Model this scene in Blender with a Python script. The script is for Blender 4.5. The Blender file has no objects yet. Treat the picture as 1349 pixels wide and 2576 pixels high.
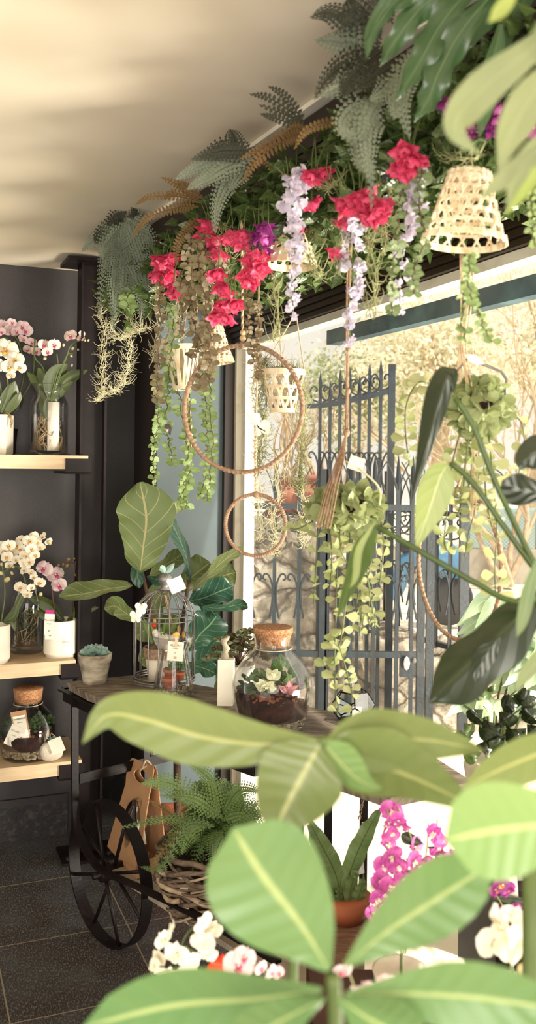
import bpy, math, random
from mathutils import Vector, Matrix, Quaternion, noise as mnoise
from mathutils.geometry import tessellate_polygon
V = Vector
R = math.radians
rnd = random.Random(7)
C = bpy.context.scene.collection
scene = bpy.context.scene

# ------------------------------------------------------------------ camera, world, lights
F = 2320.0; CX = 674.5; HY = 1163.0; CAMZ = 1.65; ROLL = 0.012
cd = bpy.data.cameras.new('camera'); cam = bpy.data.objects.new('camera', cd); C.objects.link(cam)
cd.sensor_fit = 'VERTICAL'; cd.sensor_height = 36.0; cd.lens = 36.0 * F / 2576
cd.shift_y = (HY - 1288.0) / 2576
cd.clip_start = 0.05; cd.clip_end = 200
cd.dof.use_dof = True; cd.dof.focus_distance = 3.2; cd.dof.aperture_fstop = 4.6
cam.matrix_world = Matrix.Translation((0, 0, CAMZ)) @ Matrix.Rotation(R(90), 4, 'X') @ Matrix.Rotation(ROLL, 4, 'Z')
scene.camera = cam
scene.view_settings.view_transform = 'Standard'; scene.view_settings.look = 'None'
scene.view_settings.gamma = 1; scene.view_settings.use_curve_mapping = False
scene.view_settings.exposure = 0.0
scene.cycles.use_denoising = True
scene.cycles.max_bounces = 10; scene.cycles.transparent_max_bounces = 32
scene.cycles.diffuse_bounces = 4; scene.cycles.glossy_bounces = 3; scene.cycles.transmission_bounces = 6
scene.cycles.caustics_reflective = False; scene.cycles.caustics_refractive = False

w = bpy.data.worlds.new('world'); scene.world = w; w.use_nodes = True
bg = w.node_tree.nodes['Background']; bg.inputs[0].default_value = (1.0, 0.93, 0.79, 1); bg.inputs[1].default_value = 1.08

def light(name, kind, loc, to, energy, color, size=1, size_y=None):
    l = bpy.data.lights.new(name, kind); l.energy = energy; l.color = color
    if kind == 'AREA':
        l.shape = 'RECTANGLE'; l.size = size; l.size_y = size_y or size
    if kind == 'SUN': l.angle = R(size)
    o = bpy.data.objects.new(name, l); C.objects.link(o); o.location = loc
    o.rotation_euler = (V(to) - V(loc)).to_track_quat('-Z', 'Y').to_euler()
    return o
light('sun', 'SUN', (3.5, -2.5, 9), (0, 0, 0), 6.5, (1.0, 0.92, 0.77), 1.5)
light('pavement_bounce', 'AREA', (3.1, 1.7, 0.35), (-0.1, 2.7, 2.35), 420, (1.0, 0.93, 0.80), 1.3, 1.0)
light('shopfront_daylight', 'AREA', (0.5, -2.2, 1.3), (-0.4, 3.4, 1.35), 150, (1.0, 0.93, 0.81), 2.2, 1.6)
light('ceiling_fill', 'AREA', (-1.3, -.6, 0.25), (-0.9, 1.9, 2.5), 45, (1.0, 0.92, 0.78), 2.0, 1.6)  # unseen area lamp, added to brighten the ceiling

# ------------------------------------------------------------------ pixel to place
def P(px, py, Z):
    a = px - CX; b = py - HY
    u = a + ROLL * b; v = ROLL * a - b
    return V((u / F * Z, Z, CAMZ + v / F * Z))
def PH(px, py, z):                       # on the level z
    v = ROLL * (px - CX) - (py - HY)
    return P(px, py, (z - CAMZ) * F / v)
def PP(px, py, p0, n):                   # on a plane
    d = P(px, py, 1.0) - V((0, 0, CAMZ)); o = V((0, 0, CAMZ))
    t = (V(p0) - o).dot(V(n)) / d.dot(V(n)); return o + d * t
D1 = V((.929, .370, 0)); D2 = V((.371, -.929, 0)); N1 = V((.929, .371, 0)); N2 = V((-.370, .929, 0))

# ------------------------------------------------------------------ mesh builder
WL = {}
class MB:
    def __init__(s): s.v = []; s.f = []; s.uv = []; s.m = []
    def add(s, vs, fs, uvs=None, mat=0):
        b = len(s.v); s.v.extend(vs)
        s.uv.extend(uvs if uvs else [(0, 0)] * len(vs))
        for f in fs: s.f.append(tuple(i + b for i in f)); s.m.append(mat)
    def mesh(s, name, mats, off=V((0, 0, 0)), smooth=True):
        me = bpy.data.meshes.new(name)
        me.from_pydata([tuple(V(p) - off) for p in s.v], [], s.f)
        for m in (mats if isinstance(mats, (list, tuple)) else [mats]): me.materials.append(m)
        ul = me.uv_layers.new(name='UVMap')
        idx = [0] * len(me.loops); me.loops.foreach_get('vertex_index', idx)
        flat = []
        for i in idx: flat.extend(s.uv[i])
        ul.data.foreach_set('uv', flat)
        me.polygons.foreach_set('material_index', s.m)
        me.polygons.foreach_set('use_smooth', [smooth] * len(s.f))
        me.update(); return me
    def build(s, name, mats, parent=None, smooth=True, label=None, cat=None, group=None, kind=None):
        if parent is None:
            xs = [p[0] for p in s.v]; ys = [p[1] for p in s.v]; zs = [p[2] for p in s.v]
            off = V(((min(xs) + max(xs)) / 2, (min(ys) + max(ys)) / 2, min(zs)))
        else: off = WL[parent.name]
        o = bpy.data.objects.new(name, s.mesh(name, mats, off, smooth)); C.objects.link(o)
        if parent is None: o.location = off
        else: o.parent = parent
        WL[o.name] = off
        tag(o, label, cat, group, kind)
        return o
def tag(o, label=None, cat=None, group=None, kind=None):
    if label: o['label'] = label
    if cat: o['category'] = cat
    if group: o['group'] = group
    if kind: o['kind'] = kind
def thing(name, label, cat, loc, group=None):
    o = bpy.data.objects.new(name, None); C.objects.link(o); o.location = loc; o.empty_display_size = .05
    WL[o.name] = V(loc); tag(o, label, cat, group); return o
def inst(name, me, parent, loc, rot=(0, 0, 0), sc=1.0):
    o = bpy.data.objects.new(name, me); C.objects.link(o); o.parent = parent
    o.location = V(loc) - WL[parent.name]
    o.rotation_euler = rot; o.scale = (sc, sc, sc) if not isinstance(sc, (tuple, list)) else sc
    return o
def face_cam(p, jit=0, up=0):
    d = V((0, 0, CAMZ)) - V(p)
    return (up + rnd.uniform(-jit, jit), rnd.uniform(-jit, jit), math.atan2(d.y, d.x) + R(90) + rnd.uniform(-jit, jit))

# ------------------------------------------------------------------ shapes
def spline(pts, n):
    pts = [V(p) for p in pts]
    if len(pts) == 2: return [pts[0].lerp(pts[1], i / n) for i in range(n + 1)]
    P_ = [pts[0] * 2 - pts[1]] + pts + [pts[-1] * 2 - pts[-2]]
    out = []; k = len(pts) - 1
    for i in range(n + 1):
        t = i / n * k; j = min(int(t), k - 1); u = t - j
        a, b, c, d = P_[j:j + 4]
        out.append(.5 * ((2 * b) + (c - a) * u + (2 * a - 5 * b + 4 * c - d) * u * u + (3 * b - a - 3 * c + d) * u ** 3))
    return out
def tangents(p):
    n = len(p); o = []
    for i in range(n):
        t = p[min(i + 1, n - 1)] - p[max(i - 1, 0)]
        o.append(t.normalized() if t.length > 1e-9 else V((0, 0, 1)))
    return o
def tube(mb, pts, r, n=6, closed=False, mat=0, cap=True):
    pts = [V(p) for p in pts]; m = len(pts)
    if closed: T = [(pts[(i + 1) % m] - pts[i - 1]).normalized() for i in range(m)]
    else: T = tangents(pts)
    up = V((0, 0, 1)) if abs(T[0].z) < .9 else V((1, 0, 0))
    a = T[0].cross(up).normalized(); vs = []; uv = []
    L = 0
    for i, p in enumerate(pts):
        a = (a - T[i] * a.dot(T[i])).normalized(); b = T[i].cross(a)
        rr = r[i] if isinstance(r, (list, tuple)) else r
        if i: L += (p - pts[i - 1]).length
        for j in range(n):
            an = 2 * math.pi * j / n
            vs.append(p + (a * math.cos(an) + b * math.sin(an)) * rr); uv.append((j / n, L))
    fs = []
    for i in range(m if closed else m - 1):
        for j in range(n):
            k = (i + 1) % m
            fs.append((i * n + j, i * n + (j + 1) % n, k * n + (j + 1) % n, k * n + j))
    if cap and not closed and n > 3:
        fs.append(tuple(range(n - 1, -1, -1))); fs.append(tuple((m - 1) * n + j for j in range(n)))
    mb.add(vs, fs, uv, mat)
def strip(mb, pts, nrm, w_, t, closed=False, mat=0):     # flat bar: width w_ across, thickness t along nrm
    pts = [V(p) for p in pts]; m = len(pts)
    if closed: T = [(pts[(i + 1) % m] - pts[i - 1]).normalized() for i in range(m)]
    else: T = tangents(pts)
    vs = []; uv = []
    for i, p in enumerate(pts):
        nn = V(nrm[i]) if isinstance(nrm, list) else V(nrm)
        s_ = T[i].cross(nn).normalized(); nn = s_.cross(T[i]).normalized()
        for sx, sy in ((-1, -1), (1, -1), (1, 1), (-1, 1)):
            vs.append(p + s_ * sx * w_ / 2 + nn * sy * t / 2); uv.append((sx * .5 + .5, i / max(1, m - 1)))
    fs = []
    for i in range(m if closed else m - 1):
        k = (i + 1) % m
        for j in range(4): fs.append((i * 4 + j, i * 4 + (j + 1) % 4, k * 4 + (j + 1) % 4, k * 4 + j))
    if not closed: fs += [(3, 2, 1, 0), tuple((m - 1) * 4 + j for j in range(4))]
    mb.add(vs, fs, uv, mat)
def box(mb, o, ux, uy, uz, mat=0):      # corner and three edge vectors
    o, ux, uy, uz = V(o), V(ux), V(uy), V(uz)
    vs = [o, o + ux, o + ux + uy, o + uy, o + uz, o + ux + uz, o + ux + uy + uz, o + uy + uz]
    if ux.cross(uy).dot(uz) < 0: fs = [(0, 1, 2, 3), (7, 6, 5, 4), (4, 5, 1, 0), (5, 6, 2, 1), (6, 7, 3, 2), (7, 4, 0, 3)]
    else: fs = [(3, 2, 1, 0), (4, 5, 6, 7), (0, 1, 5, 4), (1, 2, 6, 5), (2, 3, 7, 6), (3, 0, 4, 7)]
    b = len(mb.v)
    for f in fs:
        q = [vs[i] for i in f]
        mb.add(q, [(0, 1, 2, 3)], [(0, 0), ((q[1] - q[0]).length, 0), ((q[1] - q[0]).length, (q[3] - q[0]).length), (0, (q[3] - q[0]).length)], mat)
def lathe(mb, c, prof, n=48, mat=0, ripple=None, axis=None, cap=True):
    c = V(c); vs = []; uv = []; k = len(prof)
    for i, (r, z) in enumerate(prof):
        for j in range(n):
            a = 2 * math.pi * j / n
            rr = r * (1 + (ripple(a, z) if ripple else 0))
            p = V((rr * math.cos(a), rr * math.sin(a), z))
            if axis: p = axis @ p
            vs.append(c + p); uv.append((j / n, i / (k - 1)))
    fs = [(i * n + j, i * n + (j + 1) % n, (i + 1) * n + (j + 1) % n, (i + 1) * n + j) for i in range(k - 1) for j in range(n)]
    if cap:
        if prof[0][0] > 1e-4: fs.append(tuple(range(n - 1, -1, -1)))
        if prof[-1][0] > 1e-4: fs.append(tuple((k - 1) * n + j for j in range(n)))
    mb.add(vs, fs, uv, mat)
def blob(mb, c, r, mat=0, n=8, sq=(1, 1, 1), jit=0):
    c = V(c); vs = [c + V((0, 0, r * sq[2]))]; fs = []
    rows = n // 2
    for i in range(1, rows):
        th = math.pi * i / rows
        for j in range(n):
            ph = 2 * math.pi * j / n; q = r * (1 + rnd.uniform(-jit, jit))
            vs.append(c + V((q * math.sin(th) * math.cos(ph) * sq[0], q * math.sin(th) * math.sin(ph) * sq[1], q * math.cos(th) * sq[2])))
    vs.append(c - V((0, 0, r * sq[2]))); L = len(vs) - 1
    for j in range(n): fs.append((0, 1 + j, 1 + (j + 1) % n)); fs.append((L, L - n + (j + 1) % n, L - n + j))
    for i in range(rows - 2):
        for j in range(n):
            a = 1 + i * n + j; b = 1 + i * n + (j + 1) % n
            fs.append((a, a + n, b + n, b))
    mb.add(vs, fs, None, mat)
def poly(mb, outer, holes, mapf, t, nrm, mat=0):   # extruded outline with holes; mapf: (s, h) -> place
    loops = [outer] + holes
    tri = tessellate_polygon([[V((a, b, 0)) for a, b in l] for l in loops])
    flat = [q for l in loops for q in l]; n = len(flat); nn = V(nrm).normalized() * t
    top = [mapf(a, b) for a, b in flat]; vs = top + [p + nn for p in top]
    fs = [tuple(x) for x in tri] + [tuple(i + n for i in reversed(x)) for x in tri]
    k = 0
    for l in loops:
        m = len(l)
        for i in range(m): a = k + i; b = k + (i + 1) % m; fs.append((a, b, b + n, a + n))
        k += m
    mb.add(vs, fs, [(a, b) for a, b in flat] * 2, mat)
PROF = {
 'ovate':  [0, .55, .85, 1, .97, .85, .68, .48, .25, 0],
 'lance':  [0, .4, .7, .9, 1, .95, .8, .55, .28, 0],
 'obov':   [0.06, .25, .45, .64, .82, .95, 1, .93, .7, 0],
 'strap':  [.25, .6, .85, 1, 1, .95, .85, .7, .4, 0],
 'fiddle': [0, .42, .6, .68, .78, .93, 1, .97, .75, .1],
 'round':  [0, .6, .88, 1, 1, .98, .9, .75, .5, 0],
 'heart':  [0.55, .92, 1, .97, .88, .76, .6, .42, .2, 0],
 'petal':  [.12, .5, .78, .94, 1, 1, .93, .78, .5, .1],
}
def prof(kind, t):
    a = PROF[kind]; x = t * (len(a) - 1); i = min(int(x), len(a) - 2); return a[i] + (a[i + 1] - a[i]) * (x - i)
def blade(mb, pts, w_, kind='ovate', n=12, nc=2, fold=.15, roll=0, wave=0, wf=3, side=None, mat=0, wl=1, wr=1, cup=0, wobble=0, ph=0):
    sp = spline(pts, n); T = tangents(sp); vs = []; uv = []; prev = None
    for i, p in enumerate(sp):
        t = i / n
        if side is not None: s_ = V(side) - T[i] * T[i].dot(V(side))
        else: s_ = T[i].cross((p - V((0, 0, CAMZ))).normalized())
        if s_.length < 1e-5: s_ = prev or V((1, 0, 0))
        s_.normalize()
        if prev and s_.dot(prev) < 0: s_ = -s_
        prev = s_
        rr = roll[0] + (roll[1] - roll[0]) * t if isinstance(roll, (tuple, list)) else roll
        if rr: s_ = Quaternion(T[i], rr) @ s_
        nn = s_.cross(T[i]); wid = w_ * prof(kind, t)
        for j in range(-nc, nc + 1):
            x = j / nc; ws = wl if x < 0 else wr
            e = 1 + (wobble * math.sin(t * wf * 6.28 * 1.3 + ph + (1.7 if x < 0 else 0)) * abs(x) if wobble else 0)
            h = fold * wid * abs(x) - cup * wid * x * x + wave * w_ * math.sin(t * wf * 6.28 + ph + (1.1 if x > 0 else 0)) * abs(x) ** 1.5
            vs.append(p + s_ * wid * x * ws * e + nn * h); uv.append((.5 + .5 * x, t))
    m = 2 * nc + 1
    fs = [(i * m + j, i * m + j + 1, (i + 1) * m + j + 1, (i + 1) * m + j) for i in range(n) for j in range(m - 1)]
    mb.add(vs, fs, uv, mat)
def ball_dir(): 
    while True:
        v = V((rnd.uniform(-1, 1), rnd.uniform(-1, 1), rnd.uniform(-1, 1)))
        if .05 < v.length < 1: return v.normalized()

# ------------------------------------------------------------------ materials
def C_(h, k=1.0):
    h = h.lstrip('#'); c = [int(h[i:i + 2], 16) / 255 for i in (0, 2, 4)]
    return tuple(((x / 12.92) if x <= .04045 else ((x + .055) / 1.055) ** 2.4) * k for x in c) + (1,)
class NT:
    def __init__(s, m): m.use_nodes = True; s.t = m.node_tree; s.t.nodes.clear()
    def n(s, typ, **kw):
        x = s.t.nodes.new(typ)
        for k, v in kw.items():
            if k.startswith('_'): setattr(x, k[1:], v)
        return x
    def l(s, a, b): s.t.links.new(a, b)
    def math(s, op, a, b=None, c=None):
        x = s.n('ShaderNodeMath', _operation=op)
        for i, q in enumerate((a, b, c)):
            if q is None: continue
            if isinstance(q, (int, float)): x.inputs[i].default_value = q
            else: s.l(q, x.inputs[i])
        return x.outputs[0]
    def mix(s, fac, a, b):
        x = s.n('ShaderNodeMix', _data_type='RGBA')
        if isinstance(fac, (int, float)): x.inputs[0].default_value = fac
        else: s.l(fac, x.inputs[0])
        for i, q in ((6, a), (7, b)):
            if isinstance(q, tuple): x.inputs[i].default_value = q
            else: s.l(q, x.inputs[i])
        return x.outputs[2]
    def noise(s, scale, detail=3, vec=None, rough=.55):
        x = s.n('ShaderNodeTexNoise'); x.inputs['Scale'].default_value = scale; x.inputs['Detail'].default_value = detail
        x.inputs['Roughness'].default_value = rough
        if vec is None: vec = s.coord('Object')
        s.l(vec, x.inputs['Vector']); return x.outputs['Fac']
    def coord(s, k): return s.n('ShaderNodeTexCoord').outputs[k]
    def ramp(s, fac, lo, hi):
        x = s.n('ShaderNodeMapRange'); x.clamp = True
        s.l(fac, x.inputs[0]); x.inputs[1].default_value = lo; x.inputs[2].default_value = hi; return x.outputs[0]
    def scale(s, v, sc):
        x = s.n('ShaderNodeMapping'); x.inputs['Scale'].default_value = sc; s.l(v, x.inputs['Vector']); return x.outputs[0]
def finish(nt, col, rough=.5, metal=0, bump=None, bstr=.3, bdist=.01, trans=0, tcol=None, spec=.5, coat=0, emis=None):
    b = nt.n('ShaderNodeBsdfPrincipled')
    if isinstance(col, tuple): b.inputs['Base Color'].default_value = col
    else: nt.l(col, b.inputs['Base Color'])
    if isinstance(rough, (int, float)): b.inputs['Roughness'].default_value = rough
    else: nt.l(rough, b.inputs['Roughness'])
    b.inputs['Metallic'].default_value = metal
    b.inputs['Specular IOR Level'].default_value = spec
    if coat: b.inputs['Coat Weight'].default_value = coat
    if bump is not None:
        x = nt.n('ShaderNodeBump'); x.inputs['Strength'].default_value = bstr; x.inputs['Distance'].default_value = bdist
        nt.l(bump, x.inputs['Height']); nt.l(x.outputs[0], b.inputs['Normal'])
    out = nt.n('ShaderNodeOutputMaterial'); sh = b.outputs[0]
    if trans:
        t = nt.n('ShaderNodeBsdfTranslucent')
        tc = tcol or col
        if isinstance(tc, tuple): t.inputs[0].default_value = tc
        else: nt.l(tc, t.inputs[0])
        m = nt.n('ShaderNodeMixShader'); m.inputs[0].default_value = trans
        nt.l(sh, m.inputs[1]); nt.l(t.outputs[0], m.inputs[2]); sh = m.outputs[0]
    nt.l(sh, out.inputs[0])
M = {}
def mat(name, c1, c2=None, ns=8, rough=.5, metal=0, bs=None, bstr=.3, bdist=.005, trans=0, spec=.5, lo=.35, hi=.65, stretch=None, coat=0, detail=3):
    m = bpy.data.materials.new(name); nt = NT(m); col = C_(c1) if isinstance(c1, str) else c1
    vec = nt.coord('Object')
    if stretch: vec = nt.scale(vec, stretch)
    if c2: col = nt.mix(nt.ramp(nt.noise(ns, detail, vec), lo, hi), col, C_(c2))
    finish(nt, col, rough, metal, nt.noise(bs, 4, vec) if bs else None, bstr, bdist, trans, None, spec, coat)
    M[name] = m; return m
def leafmat(name, c1, c2, vein, rough=.4, trans=.3, nv=9, vw=.5, slant=1.4, midw=.025, spec=.5, ns=6, bump=.25):
    m = bpy.data.materials.new(name); nt = NT(m)
    s = nt.n('ShaderNodeSeparateXYZ'); nt.l(nt.coord('UV'), s.inputs[0]); u, v = s.outputs[0], s.outputs[1]
    d = nt.math('ABSOLUTE', nt.math('SUBTRACT', u, .5))
    mid = nt.math('SUBTRACT', 1.0, nt.ramp(d, midw * .5, midw))
    q = nt.math('SUBTRACT', nt.math('MULTIPLY', v, nv), nt.math('MULTIPLY', d, slant * 2))
    fr = nt.math('ABSOLUTE', nt.math('SUBTRACT', nt.math('FRACT', q), .5))
    lat = nt.math('MULTIPLY', nt.ramp(fr, .5 - .055, .5 - .01), vw)
    msk = nt.math('MAXIMUM', mid, lat)
    base = nt.mix(nt.ramp(nt.noise(ns, 3), .35, .65), C_(c1), C_(c2))
    col = nt.mix(msk, base, C_(vein))
    h = nt.math('MULTIPLY', fr, -1.0)
    finish(nt, col, rough, 0, h, bump, .004, trans, None, spec)
    M[name] = m; return m
def glassmat(name, tint, refl=1.0, dirt=0.0, edge=.25):
    m = bpy.data.materials.new(name); nt = NT(m)
    t = nt.n('ShaderNodeBsdfTransparent'); t.inputs[0].default_value = C_(tint)
    g = nt.n('ShaderNodeBsdfGlossy'); g.inputs['Roughness'].default_value = .02
    lw = nt.n('ShaderNodeLayerWeight'); lw.inputs[0].default_value = edge
    f = nt.math('MULTIPLY', nt.ramp(lw.outputs['Fresnel'], 0.0, 1.0), refl)
    a = nt.n('ShaderNodeMixShader'); nt.l(f, a.inputs[0]); nt.l(t.outputs[0], a.inputs[1]); nt.l(g.outputs[0], a.inputs[2])
    sh = a.outputs[0]
    if dirt:
        d = nt.n('ShaderNodeBsdfDiffuse'); d.inputs[0].default_value = C_('f0ead8')
        b = nt.n('ShaderNodeMixShader')
        nt.l(nt.math('MULTIPLY', nt.ramp(nt.noise(3, 6), .4, .75), dirt), b.inputs[0])
        nt.l(sh, b.inputs[1]); nt.l(d.outputs[0], b.inputs[2]); sh = b.outputs[0]
    o = nt.n('ShaderNodeOutputMaterial'); nt.l(sh, o.inputs[0]); M[name] = m; return m

mat('ceiling', 'ebe0cb', 'e2d5bc', 1.5, .85, bs=2, bstr=.1, bdist=.01)
mat('wall_dark', '302b2d', '262022', 3, .45, bs=180, bstr=.25, bdist=.002)
mat('wall_blue', '66757a', '5f6c71', 3, .5, bs=160, bstr=.25, bdist=.002)
mat('brown_dark', '2a1c17', '221511', 4, .55)
mat('steel_black', '140b0c', '1d1213', 14, .45, spec=.25, bs=60, bstr=.1)
mat('steel_worn', '140c0d', '30231f', 9, .5, lo=.6, hi=.85, spec=.25, bs=60, bstr=.2)
mat('frame_cream', 'f2ead8', 'd9ceb8', 14, .6, lo=.5, hi=.8)
mat('pine', 'dcc5a4', 'caac86', 5, .55, stretch=(1, 1, 14), lo=.3, hi=.7)
mat('oldwood', '8c7f70', '5a4a3d', 6, .75, stretch=(3, 12, 3), bs=30, bstr=.5)
mat('brownwood', '8d6a55', '6a4a3a', 12, .7, stretch=(2, 12, 2), bs=40, bstr=.4)
mat('cork', 'bd8d64', '8f5d3c', 160, .9, bs=200, bstr=.5, lo=.4, hi=.6)
mat('white_pot', 'f4efe2', 'ece5d5', 4, .35)
mat('paper', 'f4eedf', 'ebe2d0', 4, .8)
mat('kraft', 'b98e68', 'a97f5b', 8, .85)
mat('ink', '8f867a', rough=.8)
mat('ink_dark', '4a433c', rough=.8)
mat('magenta_label', 'b8327f', rough=.7)
mat('rope', 'ad8f76', '8a6c54', 90, .9, bs=200, bstr=.8, bdist=.004)
mat('rope_pale', 'd9c3a2', 'b99f7e', 60, .9, bs=200, bstr=.6)
mat('bead', 'dcc49d', 'c9ab80', 10, .5)
mat('cane', 'f0e2c8', 'd9c19a', 30, .65, trans=.1)
mat('twig', '7d6a59', '4c3b30', 25, .9, bs=50, bstr=.8)
mat('twig_pale', 'b9a48a', '8f785f', 25, .9)
mat('trunk', '5a4334', '3b2b22', 20, .9, bs=40, bstr=.7)
mat('terracotta', 'a85a35', '8f4a2c', 8, .7)
mat('terracotta_out', 'c07e68', 'a8695a', 8, .8)
mat('soil', '3a2018', '1c0f0a', 40, 1, bs=90, bstr=1)
mat('clay_ball', '7b4a35', '4b2a20', 20, .8)
mat('gravel', 'cdbfa3', '8d8068', 90, .9, bs=120, bstr=1, lo=.3, hi=.7)
mat('gravel_fine', 'bdb09a', '5d5243', 130, .9, bs=200, bstr=1, lo=.4, hi=.6)
mat('zinc', '8d8985', '65605e', 20, .45, metal=.5, bs=50, bstr=.2)
mat('root', 'b69d76', '7c6845', 40, .7)
mat('birch', 'b3a894', '77695a', 14, .9, lo=.4, hi=.62, bs=30, bstr=.8, stretch=(1, 1, 2.5))
mat('stone_white', 'e9dfce', 'c3b6a2', 10, .8, bs=20, bstr=.3)
mat('iron_blue', '1f2d38', '161f28', 12, .45, bs=60, bstr=.3)
mat('beam_blue', '2d4650', '55737a', 7, .6, lo=.5, hi=.8, stretch=(1, 1, 1))
mat('ground_out', 'f3ead6', 'e6dac2', 1.2, .9)
mat('moss', 'e0d9b6', 'bdb78e', 20, .8)
mat('moss_green', 'a7a878', '7f8155', 20, .8)
mat('stem_green', '5c6b3a', '485729', 10, .6)
mat('stem_brown', '5f4430', '45301f', 10, .7)
mat('stem_dark', '3a4a2c', '2b3820', 10, .5)
mat('petal_white', 'f9f3e4', 'efe8d2', 20, .5, trans=.25)
mat('petal_pink', 'e7c3cb', 'f1dfdc', 40, .5, trans=.25)
mat('petal_blush', 'efdcd0', 'e2c4bf', 30, .5, trans=.25)
mat('petal_magenta', 'c03a9f', 'dd7fc0', 45, .5, trans=.3)
mat('petal_purple', '8a2a78', 'b04a9c', 40, .5, trans=.3)
mat('petal_red', 'cf2b5a', 'ee6b92', 60, .5, trans=.4)
mat('petal_lilac', 'c9c1d8', 'e6dfe6', 60, .6, trans=.35)
mat('lip_pink', 'b52a6b', 'd9547f', 60, .5)
mat('lip_yellow', 'd9a640', 'c27c34', 60, .5)
mat('bud', 'd8cfa2', 'b9a978', 20, .5)
mat('bud_brown', 'a08a5c', '7c6240', 20, .5)
mat('anth_red', 'd6301c', 'e24a26', 20, .25)
mat('chain', '9a9a90', rough=.6)
mat('road', 'd8cfbf', 'c9bfae', 2, .9)
mat('lowwall', 'b5afa4', '9c958a', 3, .9)
mat('blue_panel', '9fc0c8', rough=.8)
mat('scooter_blue', '44749a', rough=.4)
mat('scooter_white', 'e9e6df', rough=.4)
mat('scooter_black', '23252b', rough=.5)
mat('hen', 'efe6d8', 'd8c9b4', 20, .5)
mat('hen_red', 'c8321f', rough=.4)
mat('butterfly', 'efe8da', 'd9cfba', 20, .6)
mat('butterfly_dark', '3b2c2e', 'd9cfc0', 60, .6, lo=.55, hi=.65)
mat('tree_leaf', 'efeada', 'dfdbc0', 3, .8, trans=.4)
mat('tree_leaf_dark', 'b5bd90', '9fa87c', 3, .8, trans=.4)
mat('white_twig', 'cdbba2', 'b39d82', 12, .8)
leafmat('ivy', '3d4f29', '566a38', '7c8a58', .3, .2, nv=5, vw=.15)
leafmat('fern_grey', '6a7364', '8a937e', '8f8a6a', .7, .3, nv=8, vw=.1, midw=.05)
leafmat('fern_dark', '46483a', '3a3b2d', '5c5740', .7, .25, nv=8, vw=.1, midw=.05)
leafmat('fern_brown', '8c7448', '6d5531', '8d5c38', .7, .35, nv=8, vw=.1, midw=.05)
leafmat('fern_green', '546a34', '6f8850', '8b8a50', .55, .3, nv=8, vw=.1, midw=.05)
leafmat('fern_brightgreen', '7d9455', '5f7f45', '9aa060', .5, .35, nv=8, vw=.1, midw=.05)
leafmat('euc_green', '7c9458', '90a66c', 'a6b484', .5, .35, nv=3, vw=.1)
leafmat('euc_brown', '6d5f47', '7f7355', '8d7d5c', .5, .3, nv=3, vw=.1)
leafmat('euc_pale', '84946a', '6a7d52', '9aa67e', .5, .3, nv=3, vw=.1)
leafmat('fig_under', '556336', '616f3e', '97915f', .5, .3, nv=6, vw=.75, slant=1.6)
leafmat('fig_top', '2b4a3d', '35553f', '6f8d6c', .25, .15, nv=6, vw=.6, slant=1.6)
leafmat('orchid_leaf', '434d28', '53602f', '5c6a38', .35, .15, nv=1, vw=0)
leafmat('orchid_dark', '2c331c', '38401f', '48522e', .35, .1, nv=1, vw=0)
leafmat('big_leaf', '87a062', '739158', 'a9b47a', .35, .3, nv=9, vw=.10, slant=1.1, midw=.042, ns=3)
leafmat('big_leaf_olive', '78864f', '697643', 'a3a76c', .33, .28, nv=9, vw=.10, slant=1.1, midw=.042, ns=3)
leafmat('big_leaf_deep', '688653', '567847', '9cab72', .3, .25, nv=9, vw=.10, slant=1.1, midw=.042, ns=3)
leafmat('strap_dark', '3b5633', '2f4829', '4f6a40', .3, .2, nv=2, vw=0)
leafmat('strap_pale', '657852', '828a62', '8f976e', .5, .35, nv=2, vw=0)
leafmat('strap_lime', '9aa558', '88984e', 'b0b468', .4, .4, nv=2, vw=0)
leafmat('mon_dark', '18200f', '212c15', '2c3a1e', .25, .1, nv=5, vw=.1)
leafmat('mon_green', '46582a', '556a34', '62763c', .35, .3, nv=5, vw=.1)
leafmat('mon_pale', '99a767', '86985a', 'c6cb98', .35, .45, nv=7, vw=.3)
leafmat('dischidia', '8f9a66', '9fa877', 'a8b080', .5, .3, nv=1, vw=0, midw=.01)
leafmat('dischidia_light', 'b9b98a', 'a0a972', 'b8bd88', .5, .5, nv=1, vw=0, midw=.01)
leafmat('nest_fern', '708452', '5f744a', '4d5a2c', .4, .3, nv=22, vw=.25, slant=.4, midw=.04)
leafmat('succulent', '8fa79a', '7b978c', '9fb5a6', .55, .1, nv=1, vw=0)
leafmat('trade', '4a5030', '6b5a3c', '8d8a60', .4, .25, nv=3, vw=.2)
leafmat('fitt', 'e6e3c6', 'cfd3ae', '8fa06c', .5, .3, nv=5, vw=.4)
leafmat('terra_green', '40562f', '557040', '7c9060', .45, .25, nv=5, vw=.3)
leafmat('terra_pink', 'd99aa0', 'c97f88', 'f0ccc8', .5, .3, nv=5, vw=.3)
leafmat('outdoor_leaf', 'b4c6a0', '8fae94', 'd0d8b4', .45, .4, nv=6, vw=.3)
leafmat('daffodil', '6f8a4c', '81994f', '8fa860', .4, .25, nv=1, vw=0)
glassmat('window_glass', 'ffffff', .15, .05, .12)
glassmat('jar_glass', 'ffffff', .5, 0, .3)
glassmat('pane_glass', 'e4eef0', .8, 0, .35)
# ================================================================== the setting
def sbox(name, m, o, ux, uy, uz, **k): mb = MB(); box(mb, o, ux, uy, uz); return mb.build(name, M[m], None, False, kind='structure', **k)
CEIL = 2.488
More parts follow.
